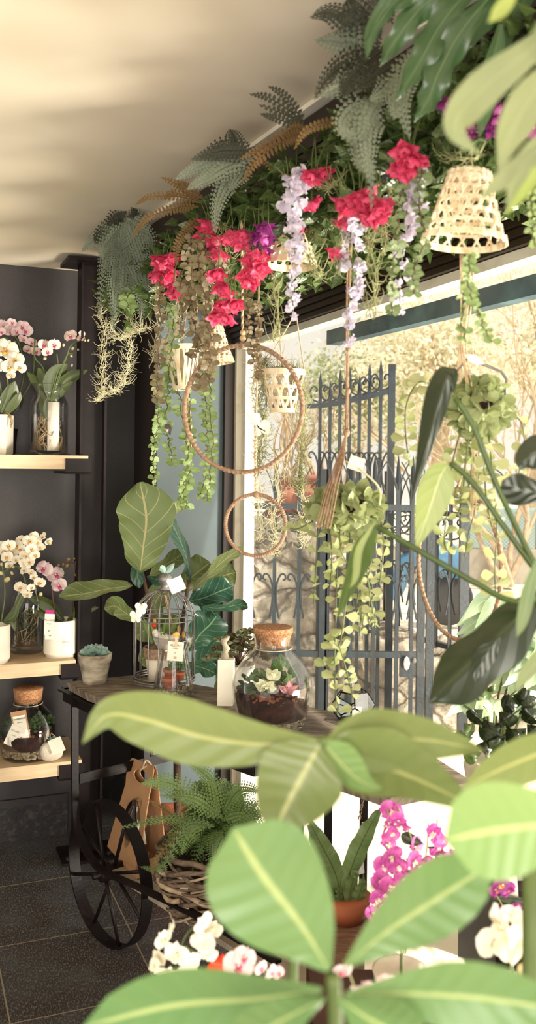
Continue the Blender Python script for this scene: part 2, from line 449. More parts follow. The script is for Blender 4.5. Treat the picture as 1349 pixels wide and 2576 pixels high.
# floor with tiles laid along the walls
m = bpy.data.materials.new('floor_tiles'); nt = NT(m)
s = nt.n('ShaderNodeSeparateXYZ'); nt.l(nt.coord('UV'), s.inputs[0])
def edge(x): return nt.math('ABSOLUTE', nt.math('SUBTRACT', nt.math('FRACT', x), .5))
g = nt.math('MAXIMUM', edge(s.outputs[0]), edge(s.outputs[1])); grout = nt.ramp(g, .4935, .4955)
vec = nt.scale(nt.coord('UV'), (42, 15, 1)); nz = nt.noise(2.2, 5, vec, .7)
big = nt.noise(2.0, 3, nt.coord('UV'))
spk = nt.ramp(nz, .5, .62)
base = nt.mix(nt.ramp(big, .4, .7), C_('332b2b'), C_('474a4e'))
base = nt.mix(nt.math('MULTIPLY', spk, .6), base, C_('8b8780'))
col = nt.mix(grout, base, C_('8f8271'))
finish(nt, col, .5, 0, nz, .5, .004); M['floor_tiles'] = m
def d12(a, b, z=0):                     # a along the back wall, b out of it (N2)
    return D1 * a + V((-.370, .929, 0)) * b + V((0, 0, z))
mb = MB(); vs = [d12(-3, -3), d12(1.45, -3), d12(1.45, 4.6), d12(-3, 4.6)]
uv = [((p.dot(D1) - .315) / .452, (p.dot(N2) - 2.775) / .452) for p in vs]
lo = [p - V((0, 0, .06)) for p in vs]
mb.add(vs + lo, [(0, 1, 2, 3), (7, 6, 5, 4), (0, 4, 5, 1), (1, 5, 6, 2), (2, 6, 7, 3), (3, 7, 4, 0)], uv + uv)
mb.build('floor', M['floor_tiles'], None, False, kind='structure')
sbox('ceiling', 'ceiling', d12(-3, -1.2, CEIL), D1 * 4.62, N2 * 5.8, V((0, 0, .08)))
sbox('wall_back', 'wall_dark', d12(-3, 4.112), D1 * (3 + .745), N2 * .1, V((0, 0, CEIL)))
sbox('wall_recess', 'wall_dark', d12(.60, 4.43), D1 * .6, N2 * .1, V((0, 0, CEIL)))
# chimney breast with a lit front and a dark sheet that paints the shade on its flank
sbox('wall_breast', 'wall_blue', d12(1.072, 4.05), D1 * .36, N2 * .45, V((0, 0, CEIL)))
sbox('flank_shade', 'brown_dark', d12(1.060, 4.045), D1 * .012, N2 * .455, V((0, 0, CEIL)))
sbox('edge_shade', 'brown_dark', d12(1.385, 4.02), D1 * .045, N2 * .03, V((0, 0, CEIL)))  # dark strip painting the shadowed edge beside the window frame
# tiled baseboards
mb = MB(); box(mb, d12(-3, 4.098), D1 * 3.7, N2 * .014, V((0, 0, .15)))
mb.build('baseboard_back', mat('base_tile', '191517', '453f3b', 30, .6, bs=60, bstr=.5, stretch=(1, 1, 1), lo=.5, hi=.75), None, False, kind='structure')
mb = MB(); box(mb, d12(.62, 4.416), D1 * .44, N2 * .014, V((0, 0, .15))); mb.build('baseboard_recess', M['base_tile'], None, False, kind='structure')
sbox('trim_3', 'wall_dark', d12(-3, 4.096, .15), D1 * 3.7, N2 * .016, V((0, 0, .03)))
# window wall
WN = 1.45
def ww(t, z, off=0): return N1 * (WN + off) + D2 * t + V((0, 0, z))      # t: along the window toward the viewer, measured by D2
T0 = -4.05
sbox('wall_right', 'brown_dark', ww(T0 - .1, 2.285), D2 * 5.4, N1 * .12, V((0, 0, CEIL - 2.285)))
mb = MB(); sh = []
for k in range(4): box(mb, ww(T0, 2.195 + k * .022, -.03 - .012 * k), D2 * 5.3, N1 * .08, V((0, 0, .018)))
tube(mb, [ww(T0, 2.295, -.07), ww(T0 + 5.3, 2.295, -.07)], .016, 8)
mb.build('trim_4', mat('shutter_brown', '3d2a20', '2e1f18', 5, .4), None, False, kind='structure')
wf = MB()
box(wf, ww(T0, 0, -.015), D2 * .055, N1 * .05, V((0, 0, 2.19)))
box(wf, ww(T0 + .058, 0, .01), D2 * .05, N1 * .05, V((0, 0, 2.19)))
box(wf, ww(T0, 2.165, -.01), D2 * 5.3, N1 * .05, V((0, 0, .028)))
box(wf, ww(T0, 0, -.01), D2 * 5.3, N1 * .05, V((0, 0, .05)))
wo = wf.build('window_1', M['frame_cream'], None, False, kind='structure')
gl = MB(); box(gl, ww(T0 + .10, .05, .015), D2 * 5.2, N1 * .006, V((0, 0, 2.115)))
gl.build('pane', M['window_glass'], wo, False)
# transom beam just outside the glass
b0 = PP(822, 850, N1 * (WN + .12), N1); b1 = PP(1349, 714, N1 * (WN + .12), N1)
d_ = (b1 - b0); mb = MB(); box(mb, b0 - V((0, 0, .028)), d_ * 1.7, N1 * .05, V((0, 0, .056)))
tr = mb.build('outer_beam', M['beam_blue'], None, False, label='dark blue weathered beam running outside along the top of the shop window', cat='beam')
# ceiling rail that carries the greenery, with its end plate on the steel column
GA = V((-.70, 3.69, 0)); GB = V((.36, 1.53, 0)); GD = (GB - GA).normalized(); GN = V((-GD.y, GD.x, 0))
if GN.x < 0: GN = -GN
def GP(t, off=0, z=2.4): return GA.lerp(GB, t) + GN * off + V((0, 0, z))
sbox('trim_5', 'frame_cream', GP(.02, .02, 2.475), GD * 2.9, GN * .10, V((0, 0, .012)))
sbox('trim_6', 'brown_dark', GP(.0, .03, 2.385), GD * 3.0, GN * .05, V((0, 0, .075)))

# ---- steel column with head and foot plates
b = SHc = d12(.70, 4.0)
t = thing('steel_column', 'black steel H column standing on a bolted foot plate beside the shelves', 'column', tuple(P(226, 2150, 3.84) * V((1, 1, 0)) if False else V((-.742, 3.86, 0))))
cc = V((-.742, 3.86, 0))
mb = MB()
box(mb, cc + D1 * -.055 + N2 * -.05 + V((0, 0, .012)), D1 * .010, N2 * .10, V((0, 0, 2.45)))
box(mb, cc + D1 * .045 + N2 * -.05 + V((0, 0, .012)), D1 * .010, N2 * .10, V((0, 0, 2.45)))
box(mb, cc + D1 * -.045 + N2 * -.004 + V((0, 0, .012)), D1 * .09, N2 * .008, V((0, 0, 2.45)))
mb.build('profile', M['steel_black'], t, False)
mb = MB(); box(mb, cc + D1 * -.11 + N2 * -.09, D1 * .22, N2 * .18, V((0, 0, .012))); fp = mb.build('foot_plate', M['steel_black'], t, False)
for sx in (-.085, .085):
    mb = MB(); blob(mb, cc + D1 * sx + N2 * -.06 + V((0, 0, .016)), .014); mb.build('bolt', M['steel_black'], fp)
mb = MB(); box(mb, cc + D1 * -.12 + N2 * -.10 + V((0, 0, 2.462)), D1 * .24, N2 * .2, V((0, 0, .014))); mb.build('head_plate', M['steel_black'], t, False)

# ================================================================== outside the window
mb = MB(); q = [ww(T0 - 1.2, -.06, .12), ww(T0 + 6.5, -.06, .12), V((9, -3, -.06)), V((26, 40, -.06)), V((-14, 40, -.06)), V((-3, 6.2, -.06))]
mb.add(q, [tuple(range(6))]); mb.build('ground', M['ground_out'], None, False, kind='structure')

# rough stone wall behind the gate
m = bpy.data.materials.new('stone_blocks'); nt = NT(m)
vo = nt.n('ShaderNodeTexVoronoi', _feature='DISTANCE_TO_EDGE'); dn = nt.n('ShaderNodeTexNoise'); dn.inputs['Scale'].default_value = 2.5; dn.inputs['Detail'].default_value = 5; nt.l(nt.coord('Object'), dn.inputs['Vector']); vm = nt.n('ShaderNodeVectorMath', _operation='MULTIPLY_ADD'); nt.l(dn.outputs['Color'], vm.inputs[0]); vm.inputs[1].default_value = (.5, .5, .4); nt.l(nt.coord('Object'), vm.inputs[2])
vec = nt.scale(vm.outputs[0], (2.2, 2.2, 4.2)); nt.l(vec, vo.inputs['Vector']); vo.inputs['Scale'].default_value = 1.0; vo.inputs['Randomness'].default_value = 1
v2 = nt.n('ShaderNodeTexVoronoi'); nt.l(vec, v2.inputs['Vector']); v2.inputs['Scale'].default_value = 1.0
sp = nt.n('ShaderNodeSeparateColor'); nt.l(v2.outputs['Color'], sp.inputs[0])
nz = nt.noise(7, 7, None, .65)
stone = nt.mix(sp.outputs[0], C_('cfc3b0'), C_('e8dfcc')); stone = nt.mix(nt.ramp(nz, .42, .62), C_('9c9083'), stone)
col = nt.mix(nt.ramp(vo.outputs[0], .015, .05), C_('81756a'), stone)
hh = nt.math('ADD', nt.math('MULTIPLY', nt.ramp(vo.outputs[0], 0, .12), 1.0), nt.math('MULTIPLY', nz, .8))
finish(nt, col, .95, 0, hh, .8, .05); M['stone_blocks'] = m
def rough_wall(name, pts, Z0, th, label, n=16, seed=1, cat='wall'):
    """top outline pts (x, z) at depth Z0, subdivided face with uneven stone relief"""
    mb = MB(); nx = 46; x0, x1 = pts[0][0], pts[-1][0]; nz_ = 26; vs = []
    def top(x):
        for (a, za), (b_, zb) in zip(pts, pts[1:]):
            if a <= x <= b_: return za + (zb - za) * (x - a) / max(1e-6, b_ - a)
        return pts[-1][1]
    for i in range(nx + 1):
        x = x0 + (x1 - x0) * i / nx
        for j in range(nz_ + 1):
            z = -.06 + (top(x) + .06) * j / nz_
            nn = mnoise.noise(V((x * 4 + seed, z * 6, seed))) * .05 + mnoise.noise(V((x * 14, z * 16, seed))) * .018
            vs.append(V((x + mnoise.noise(V((z * 7, x, seed))) * .02, Z0 + nn, z + (mnoise.noise(V((x * 9, seed, 3))) * .03 if j == nz_ else 0))))
        x_ = x
    b_ = len(vs); 
    for i in range(nx + 1):
        p = vs[i * (nz_ + 1) + nz_]; vs.append(p + V((0, th, mnoise.noise(V((p.x * 8, 2, seed))) * .03)))
    for i in range(nx + 1): vs.append(V((vs[i * (nz_ + 1)].x, Z0 + th, -.06)))
    k = nz_ + 1
    fs = [(i * k + j, (i + 1) * k + j, (i + 1) * k + j + 1, i * k + j + 1) for i in range(nx) for j in range(nz_)]
    fs += [(i * k + nz_, (i + 1) * k + nz_, b_ + i + 1, b_ + i) for i in range(nx)]
    c_ = b_ + nx + 1
    fs += [(b_ + i, b_ + i + 1, c_ + i + 1, c_ + i) for i in range(nx)]
    fs += [tuple([j for j in range(k)] + [b_, c_]), tuple([nx * k + j for j in range(k)][::-1] + [c_ + nx, b_ + nx])]
    mb.add(vs, fs); return mb.build(name, M['stone_blocks'], None, False, label=label, cat=cat)
rough_wall('stone_wall', [(-1.1, 1.33), (.0, 1.30), (.32, 1.30), (.38, 1.0), (.62, .98), (.66, .58), (.98, .56)], 5.95, .5, 'pale rubble stone wall behind the iron gate, under the terracotta planters')
rough_wall('stone_pier', [(.70, 1.28), (.80, 1.30), (.86, 1.22)], 6.62, .3, 'narrow brownish stone pier behind the tall gate post', seed=5, cat='wall')
rough_wall('stone_plinth', [(1.02, .32), (1.2, .50), (1.5, .48), (1.9, .40), (2.3, .22)], 5.9, .4, 'low sunlit stone plinth at the right foot of the open gate', seed=9, cat='wall')

# ---- wrought iron gate and fence
GZ = 5.5
def X(px, Z=GZ): return (px - CX) / F * Z
def Zh(py, Z=GZ): return CAMZ - (py - 1165) / F * Z
def scroll(mb, c, r, sgn, up, n=16, w_=.014):        # a flat iron C scroll
    pts = []
    for i in range(n + 1):
        a = i / n * 4.9; rr = r * (1 - .62 * i / n)
        pts.append(V((c[0] + sgn * (r * 1.0 - rr * math.cos(a)), c[1], c[2] + up * rr * math.sin(a))))
    strip(mb, pts, V((0, 0, 1)) if False else [V((math.cos(i * .3), 0, math.sin(i * .3))) for i in range(n + 1)], w_, .006)
def collar(mb, x, y, z):                              # scrolled collar with four splayed feet on a bar
    for s_ in (-1, 1):
        pts = [(x + s_ * .028, z - .27), (x + s_ * .012, z - .17), (x + s_ * .012, z - .08), (x + s_ * .035, z - .015), (x + s_ * .06, z - .01), (x + s_ * .066, z - .035), (x + s_ * .05, z - .045)]
        p3 = spline([V((a, y - .012, c)) for a, c in pts], 18); tube(mb, p3, .006, 5)
def finial(mb, x, y, z):
    tube(mb, [V((x, y, z - .04)), V((x, y, z + .02)), V((x, y, z + .10)), V((x, y, z + .17))], [.013, .016, .012, .001], 6)
    for s_ in (-1, 1):
        p3 = spline([V((x + s_ * a, y, z + c)) for a, c in ((.004, -.06), (.02, .02), (.045, .09), (.07, .13))], 8); strip(mb, p3, V((1, 0, 0)), .02, .006)
        p3 = spline([V((x + s_ * a, y, z + c)) for a, c in ((.01, -.26), (.05, -.25), (.075, -.20), (.07, -.15), (.045, -.14), (.04, -.165), (.052, -.175))], 16); tube(mb, p3, .006, 5)
    # scroll at foot
t = thing('iron_gate', 'dark blue wrought iron gate with scrolls standing closed behind the shop window', 'gate', (X(760), GZ, 0))
for px, top, wd in ((817, 1180, .045), (826, 1180, .02)):
    mb = MB(); box(mb, (X(px) - wd / 2, GZ - .02, -.05), (wd, 0, 0), (0, .04, 0), (0, 0, Zh(top) + .05)); mb.build('post', M['iron_blue'], t, False)
mb = MB(); box(mb, (X(1073) - .045, GZ - .02, -.05), (.045, 0, 0), (0, .04, 0), (0, 0, Zh(1225) + .05)); mb.build('post', M['iron_blue'], t, False)
mb = MB(); box(mb, (X(1086) - .022, GZ - .02, -.05), (.045, 0, 0), (0, .04, 0), (0, 0, Zh(1225) + .05)); mb.build('post', M['iron_blue'], t, False)
for py in (1275, 1645):
    mb = MB(); box(mb, (X(560), GZ - .012, Zh(py) - .018), (X(1070) - X(560), 0, 0), (0, .03, 0), (0, 0, .036)); mb.build('rail', M['iron_blue'], t, False)
lowbars = [633, 694, 756, 887, 944, 1003, 1040]
for px in lowbars:
    mb = MB(); tp = Zh(1230) if px < 840 else Zh(1215)
    box(mb, (X(px) - .011, GZ - .011, -.03), (.022, 0, 0), (0, .022, 0), (0, 0, tp + .03)); collar(mb, X(px), GZ, Zh(1442)); finial(mb, X(px), GZ, tp)
    mb.build('bar', M['iron_blue'], t, False)
mb = MB(); box(mb, (X(1012), GZ - .01, Zh(1700)), (X(1062) - X(1012), 0, 0), (0, .03, 0), (0, 0, .12)); lk = mb.build('lock_plate', M['iron_blue'], t, False)
mb = MB(); blob(mb, (X(1027), GZ - .04, Zh(1663)), .022, sq=(.9, .6, 1.9)); mb.build('handle', M['white_pot'], lk)
mb = MB(); blob(mb, (X(1047), GZ - .025, Zh(1657)), .014, sq=(1, .5, 1.2)); mb.build('key_cylinder', M['zinc'], lk)
# taller fence panel behind, its rail arching up to the tall post
F2 = 5.75
t = thing('iron_fence', 'tall blue iron fence panel whose top rail rises to a square post, behind the gate', 'fence', (X(890, F2), F2, 0))
mb = MB(); box(mb, (X(983, F2) - .02, F2 - .02, -.06), (.042, 0, 0), (0, .04, 0), (0, 0, Zh(915, F2) + .06)); mb.build('post', M['iron_blue'], t, False)
def railtop(px): u = (px - 790) / 195; return 1022 - 34 * max(0, u) ** 1.5 - 8 * u
mb = MB(); strip(mb, [V((X(p, F2), F2, Zh(railtop(p), F2))) for p in range(760, 990, 16)], V((0, 0, 1)), .03, .03); mb.build('rail', M['iron_blue'], t, False)
mb = MB(); box(mb, (X(760, F2), F2 - .012, Zh(1275, F2)), (X(985, F2) - X(760, F2), 0, 0), (0, .03, 0), (0, 0, .03)); mb.build('rail', M['iron_blue'], t, False)
for px in (804, 829, 854, 878, 903, 928, 956):
    mb = MB(); x = X(px, F2); zt = Zh(railtop(px) - (35 if px % 2 else 62), F2)
    box(mb, (x - .01, F2 - .01, -.05), (.02, 0, 0), (0, .02, 0), (0, 0, zt + .05))
    tube(mb, [V((x, F2, zt - .02)), V((x, F2, zt + .06))], [.014, .001], 5); collar(mb, x, F2, Zh(1135, F2))
    for s_ in (-1, 1):
        p3 = spline([V((x + s_ * a, F2 - .01, Zh(railtop(px), F2) + c)) for a, c in ((.012, .02), (.05, .04), (.062, .09), (.04, .12), (.02, .10), (.03, .085))], 14); tube(mb, p3, .006, 5)
    mb.build('bar', M['iron_blue'], t, False)
# open leaf swung back
t = thing('open_gate_leaf', 'blue iron gate leaf swung open behind, ending in a wide square post', 'gate', (1.0, 6.0, 0))
a_, b_ = V((.80, 6.3, 0)), V((1.17, 5.57, 0))
for z in (.51, 1.33):
    mb = MB(); d_ = b_ - a_; box(mb, a_ + V((0, 0, z)), d_, V((.03, .015, 0)), (0, 0, .03)); mb.build('rail', M['iron_blue'], t, False)
for k in range(6):
    p = a_.lerp(b_, (k + .3) / 6); mb = MB(); box(mb, p + V((-.01, 0, .5)), (.022, 0, 0), (0, .022, 0), (0, 0, .95)); collar(mb, p.x, p.y, 1.0); finial(mb, p.x, p.y, 1.45); mb.build('bar', M['iron_blue'], t, False)
for p, w_ in ((b_, .055), (a_, .03)):
    mb = MB(); box(mb, p + V((0, 0, -.05)), (w_, 0, 0), (0, w_, 0), (0, 0, 1.65)); mb.build('post', M['iron_blue'], t, False)

# ---- planters on the stone wall
def planter(px, py0, py1, wpx, Z, label, col='terracotta_out', green=True, sauc=True):
    x = X(px, Z); z0 = Zh(py1, Z); z1 = Zh(py0, Z); w_ = wpx / F * Z; h = z1 - z0
    t = thing('planter', label, 'planter', (x, Z, z0))
    mb = MB(); n = 28
    for a, b_, y0, y1 in ((.42, .47, 0, .82), (.50, .50, .82, 1.0)):
        lathe(mb, (x, Z, z0), [(w_ * a, h * y0), (w_ * b_, h * y1)], 32, ripple=(lambda an, z: .02 * math.cos(an * 16)) if y0 == 0 else None)
    mb.build('pot', M[col], t)
    if sauc: mb = MB(); lathe(mb, (x, Z, z0 - .0), [(w_ * .42, 0), (w_ * .54, .045), (w_ * .5, .045)], 28); mb.build('saucer', mat('saucer' + str(px), '8c3b2f', rough=.6), t)
    mb = MB(); lathe(mb, (x, Z, z0), [(w_ * .46, h * .93), (.001, h * .95)], 20); mb.build('soil', M['soil'], t)
planter(793, 1195, 1300, 70, 6.05, 'large fluted terracotta planter on the stone wall, holding the bare shrub')
planter(735, 1203, 1296, 66, 6.15, 'second terracotta planter on the wall, left of the fluted one')
planter(688, 1262, 1306, 42, 5.98, 'small dark red pot with saucer at the left end of the stone wall', 'terracotta')
def twig_tree(name, root, h, spread, n, label, seed, matn='white_twig', cat='shrub', rad=.012):
    rr = random.Random(seed); mb = MB()
    def grow(p, d, l, r, lv):
        pts = [p]; q = p
        for k in range(4):
            d = (d + V((rr.uniform(-.35, .35), rr.uniform(-.3, .3), rr.uniform(-.1, .25)))).normalized(); q = q + d * l / 4; pts.append(q)
        tube(mb, pts, [r, r * .9, r * .8, r * .65, r * .5], 4, cap=False)
        if lv > 0:
            for k in range(3): grow(pts[rr.randint(1, 4)], (d + V((rr.uniform(-1, 1), rr.uniform(-.6, .6), rr.uniform(-.2, .6))) * spread).normalized(), l * rr.uniform(.5, .8), r * .6, lv - 1)
    for k in range(n): grow(V(root) + V((rr.uniform(-.06, .06), rr.uniform(-.05, .05), 0)), V((rr.uniform(-.5, .5), rr.uniform(-.2, .2), 1)).normalized(), h * rr.uniform(.5, .75), rad, 3)
    return mb.build(name, M[matn], None, True, label=label, cat=cat)
twig_tree('bare_shrub', (X(800, 6.05), 6.05, Zh(1200, 6.05)), .62, .7, 5, 'bare leafless shrub with tangled pale branches in the fluted planter', 3)
twig_tree('bare_shrub', (X(735, 6.15), 6.15, Zh(1208, 6.15)), .40, .6, 3, 'small bare shrub in the planter behind the moss basket', 11)

# ---- street, trees, low wall with chain link
sbox('street', 'road', (-1, 10.5, -.055), (16, 0, 0), (0, 2.4, 0), (0, 0, .01))
t = thing('street_fence', 'chain link fence on a low grey wall along the far side of the street', 'fence', (4, 13.2, 0))
mb = MB(); box(mb, (1.2, 13.2, -.06), (9, 0, 0), (0, .3, 0), (0, 0, .50)); mb.build('low_wall', M['lowwall'], t, False)
mb = MB()
for k in range(0, 180):
    x = 1.3 + k * .05
    for s_ in (-1, 1): strip(mb, [V((x, 13.3, .44)), V((x + s_ * .55, 13.3, .99))], V((0, 1, 0)), .006, .006)
mb.build('mesh', M['chain'], t, False)
for k in range(5): mb = MB(); tube(mb, [V((1.9 + k * 1.0, 13.3, .4)), V((1.9 + k * 1.0, 13.3, 1.02))], .03, 8); mb.build('fence_post', M['chain'], t)
mb = MB(); box(mb, (3.2, 15, 0), (6, 0, 0), (0, .1, 0), (0, 0, .95)); mb.build('hoarding', M['blue_panel'], None, False, label='pale blue hoarding behind the chain link fence', cat='hoarding')
def far_tree(c, r, n, label, m1='tree_leaf', seed=1, trunk=None, leaf=.055):
    rr = random.Random(seed); t = thing('street_tree', label, 'tree', (c[0], c[1], 0), 'trees across the street')
    mb = MB(); tube(mb, spline([V((c[0] - .4, c[1], -.06)), V((c[0] - .1, c[1], 1.2)), V((c[0] + .2, c[1], c[2]))], 8), [.16] * 5 + [.1] * 4, 8)
    for k in range(14):
        d = V((rr.uniform(-1, 1), rr.uniform(-.6, .6), rr.uniform(-.2, 1))).normalized()
        p0 = V((c[0], c[1], c[2] - .3)); tube(mb, spline([p0, p0 + d * r[0] * .5 + V((0, 0, .1)), p0 + d * r[0] * .95], 5), [.06, .05, .04, .03, .02, .01], 5, cap=False)
    mb.build('trunk', M['white_twig'], t)
    mb = MB()
    cl = [(V((c[0] + rr.gauss(0, .5) * r[0], c[1] + rr.gauss(0, .4) * r[1], c[2] + rr.gauss(0, .45) * r[2])), rr.uniform(.2, .45)) for _ in range(26)]
    for k in range(int(n * 2.3)):
        q, s_ = cl[rr.randrange(26)]
        p = q + V((rr.gauss(0, s_), rr.gauss(0, s_), rr.gauss(0, s_ * .8)))
        a = V((rr.uniform(-1, 1), rr.uniform(-1, 1), rr.uniform(-1, 1))).normalized() * leaf; b_ = a.cross(V((rr.uniform(-1, 1), rr.uniform(-1, 1), rr.uniform(-1, 1)))).normalized() * leaf * .5
        mb.add([p - a, p - b_, p + a, p + b_], [(0, 1, 2, 3)])
    mb.build('foliage', M[m1], t)
far_tree((2.5, 13.5, 3.1), (1.0, .9, 1.0), 2600, 'pale sunlit tree across the street, seen right of the tall gate post', seed=2)
far_tree((5.2, 17.5, 3.9), (1.7, 1.0, 1.2), 3200, 'broad washed out tree across the street behind the hanging basket lamp', 'tree_leaf', 3)
far_tree((1.5, 15.8, 2.9), (.8, .8, .9), 1800, 'darker green tree across the street behind the fence scrolls', 'tree_leaf_dark', 4)
twig_tree('bare_tree', (3.3, 12.6, 0), 2.6, .6, 4, 'bare branching street tree in front of the leafy ones', 8, 'white_twig', 'tree', .05)
# ---- scooter, blurred behind the bars
sx, sy = X(1022, 9.6), 9.6
t = thing('motor_scooter', 'blurred blue and white parked scooter with a dark saddle behind the gate bars', 'scooter', (sx, sy, 0))
for dx in (-.45, .45):
    mb = MB(); lathe(mb, (sx + dx, sy, .24), [(.12, -.05), (.24, -.05), (.27, 0), (.24, .05), (.12, .05)], 28, axis=Matrix.Rotation(R(90), 3, 'X')); mb.build('wheel', M['scooter_black'], t)
mb = MB(); tube(mb, spline([V((sx + .6, sy, .5)), V((sx + .35, sy, .68)), V((sx, sy, .62)), V((sx - .08, sy, .34)), V((sx - .3, sy, .33)), V((sx - .42, sy, .8)), V((sx - .36, sy, 1.0))], 24), [.06, .12, .17, .19, .19, .18, .16, .12, .09, .08, .08, .08, .08, .08, .08, .09, .1, .1, .1, .1, .1, .1, .1, .1, .08], 12); mb.build('bodywork', M['scooter_blue'], t)
mb = MB(); blob(mb, (sx + .22, sy, .78), .2, n=14, sq=(1.6, .6, .45)); mb.build('saddle', M['scooter_black'], t)
mb = MB(); blob(mb, (sx - .42, sy - .05, .72), .2, n=14, sq=(.4, .8, 1.3)); mb.build('leg_shield', M['scooter_white'], t)
mb = MB(); tube(mb, [V((sx - .36, sy - .3, 1.05)), V((sx - .36, sy, 1.02)), V((sx - .36, sy + .3, 1.05))], .02, 6); mb.build('handlebar', M['scooter_black'], t)
# ---- calla-like plants outside at the foot of the glass
def outdoor_plant(px, py, Z, h, n, label, seed):
    rr = random.Random(seed); base = P(px, py, Z); mb = MB(); st = MB()
    t = thing('broad_leaf_plant', label, 'plant', tuple(base), 'leafy plants outside the window')
    for k in range(n):
        a = rr.uniform(0, 6.28); l = h * rr.uniform(.5, 1); d = V((math.cos(a), math.sin(a), 0)); 
        p0 = base + d * .02; p1 = base + d * h * .15 + V((0, 0, l * .7)); p2 = base + d * h * .38 + V((0, 0, l)); p3 = base + d * h * .62 + V((0, 0, l * .82))
        tube(st, spline([p0, p1, p2], 5), .004, 4); blade(mb, [p1 + (p2 - p1) * .3, p2, p3], h * .11, 'heart', 8, 2, .2, rr.uniform(-.6, .6), .08)
    mb.build('leaves', M['outdoor_leaf'], t); st.build('stems', M['stem_green'], t)
for (px, py, h, sd) in ((1330, 1800, .42, 1), (1240, 1910, .32, 2), (1410, 1870, .42, 3)):
    outdoor_plant(px, py, 3.2, h, 24, ('tall pale leafy plant outside the glass at the right edge', 'lower pale plant outside the glass behind the dark leaves', 'pale plant outside the glass half cut by the right edge')[sd - 1], sd)
    mb = MB(); q = P(px, py, 3.2); lathe(mb, (q.x, q.y, q.z - .2), [(.07, 0), (.10, .18), (.09, .2), (.001, .18)], 24); box(mb, (q.x - .04, q.y - .04, -.06), (.08, 0, 0), (0, .08, 0), (0, 0, q.z - .14))
    mb.build('planter', M['stone_white'], None, True, label=('pale pedestal planter under the tall pale plant outside', 'pale pedestal planter under the lower pale plant outside', 'pale pedestal planter at the right edge outside')[sd - 1], cat='planter')
# ================================================================== shelves
TF = 3.763
def SH(px, d, z):
    k = (px - CX) / F; Z = (TF + d) / (.929 - .370 * k); return V((k * Z, Z, z))
def text(name, s_, size, m, parent, o, ux, uz, off=.0012):
    cu = bpy.data.curves.new(name, 'FONT'); cu.body = s_; cu.size = size; cu.align_x = 'CENTER'; cu.extrude = .0003
    ob = bpy.data.objects.new(name, cu); C.objects.link(ob)
    me = bpy.data.meshes.new_from_object(ob.evaluated_get(bpy.context.evaluated_depsgraph_get()))
    bpy.data.objects.remove(ob); ux = V(ux).normalized(); uz = V(uz).normalized(); nn = uz.cross(ux).normalized() * -1
    if nn.dot(V((0, 0, CAMZ)) - V(o)) < 0: nn = -nn
    for v in me.vertices: v.co = V(o) + ux * v.co.x + uz * v.co.y + nn * (off + v.co.z) - WL[parent.name]
    me.materials.clear(); me.materials.append(m); x = bpy.data.objects.new(name, me); C.objects.link(x); x.parent = parent; return x
def board(name, z, right, lab, brk):
    t = thing('wall_shelf', lab, 'shelf', tuple(SH(60, .15, z - .05)), 'pine wall shelves')
    o = SH(-120, 0, z - .055); e = SH(right, 0, z - .055); mb = MB(); box(mb, o, e - o, N2 * .335, V((0, 0, .055))); mb.build('board', M['pine'], t, False)
    mb = MB(); a = SH(brk, -.006, z - .075); l = SH(right + 8, -.006, 0) - SH(brk, -.006, 0)
    box(mb, a, l, N2 * .008, V((0, 0, .062))); box(mb, a, l, N2 * .3, V((0, 0, .008))); mb.build('bracket', M['steel_black'], t, False)
Z1, Z2, Z3 = 1.668, .838, .43
board('a', Z1, 222, 'topmost pine shelf with a black steel bracket, above eye level', 165)
board('b', Z2, 197, 'middle pine shelf carrying the white ribbed orchid pots', 160)
board('c', Z3, 215, 'lowest pine shelf carrying the big corked terrarium', 158)

# ---- orchid flower meshes
def orchid_mesh(name, pm, lm, size=1.0):
    mb = MB(); s_ = .04 * size
    def pet(ang, l, w_, kind, z=0, m=0):
        d = V((math.sin(ang), 0, math.cos(ang))); sd = V((math.cos(ang), 0, -math.sin(ang)))
        blade(mb, [V((0, z, 0)) + d * s_ * .08, d * s_ * l * .55 + V((0, -s_ * .14, 0)), d * s_ * l + V((0, -s_ * .02, 0))], s_ * w_, kind, 7, 2, .12, 0, .05, 2, side=sd, mat=m)
    for a in (0, 2.25, -2.25): pet(a, 1.0, .42, 'ovate', .004)
    for a in (1.25, -1.25): pet(a, 1.12, .72, 'round', -.002)
    blade(mb, [V((0, -s_ * .1, -s_ * .05)), V((0, -s_ * .4, -s_ * .2)), V((0, -s_ * .38, -s_ * .55))], s_ * .3, 'ovate', 6, 2, .5, side=V((1, 0, 0)), mat=1)
    for sx in (-1, 1): blade(mb, [V((0, -s_ * .1, -s_ * .05)), V((sx * s_ * .2, -s_ * .35, s_ * .02)), V((sx * s_ * .16, -s_ * .45, s_ * .12))], s_ * .14, 'round', 5, 1, .3, side=V((0, 0, 1)), mat=1)
    blob(mb, (0, -s_ * .22, s_ * .06), s_ * .13, 2, 8)
    return mb.mesh(name, [M[pm], M[lm], M['petal_white']])
OW = orchid_mesh('orchid_white', 'petal_white', 'lip_yellow'); OP = orchid_mesh('orchid_pink', 'petal_pink', 'lip_pink'); OB = orchid_mesh('orchid_blush', 'petal_blush', 'lip_pink')
OM = orchid_mesh('orchid_magenta', 'petal_magenta', 'petal_white'); OWW = orchid_mesh('orchid_pure', 'petal_white', 'petal_white'); OPU = orchid_mesh('orchid_purple', 'petal_purple', 'lip_yellow')
budm = MB(); blob(budm, (0, 0, 0), .011, 0, 10, (.85, .85, 1.15)); BW = budm.mesh('bud', [M['bud']]); BB = budm.mesh('bud_brown', [M['bud_brown']])
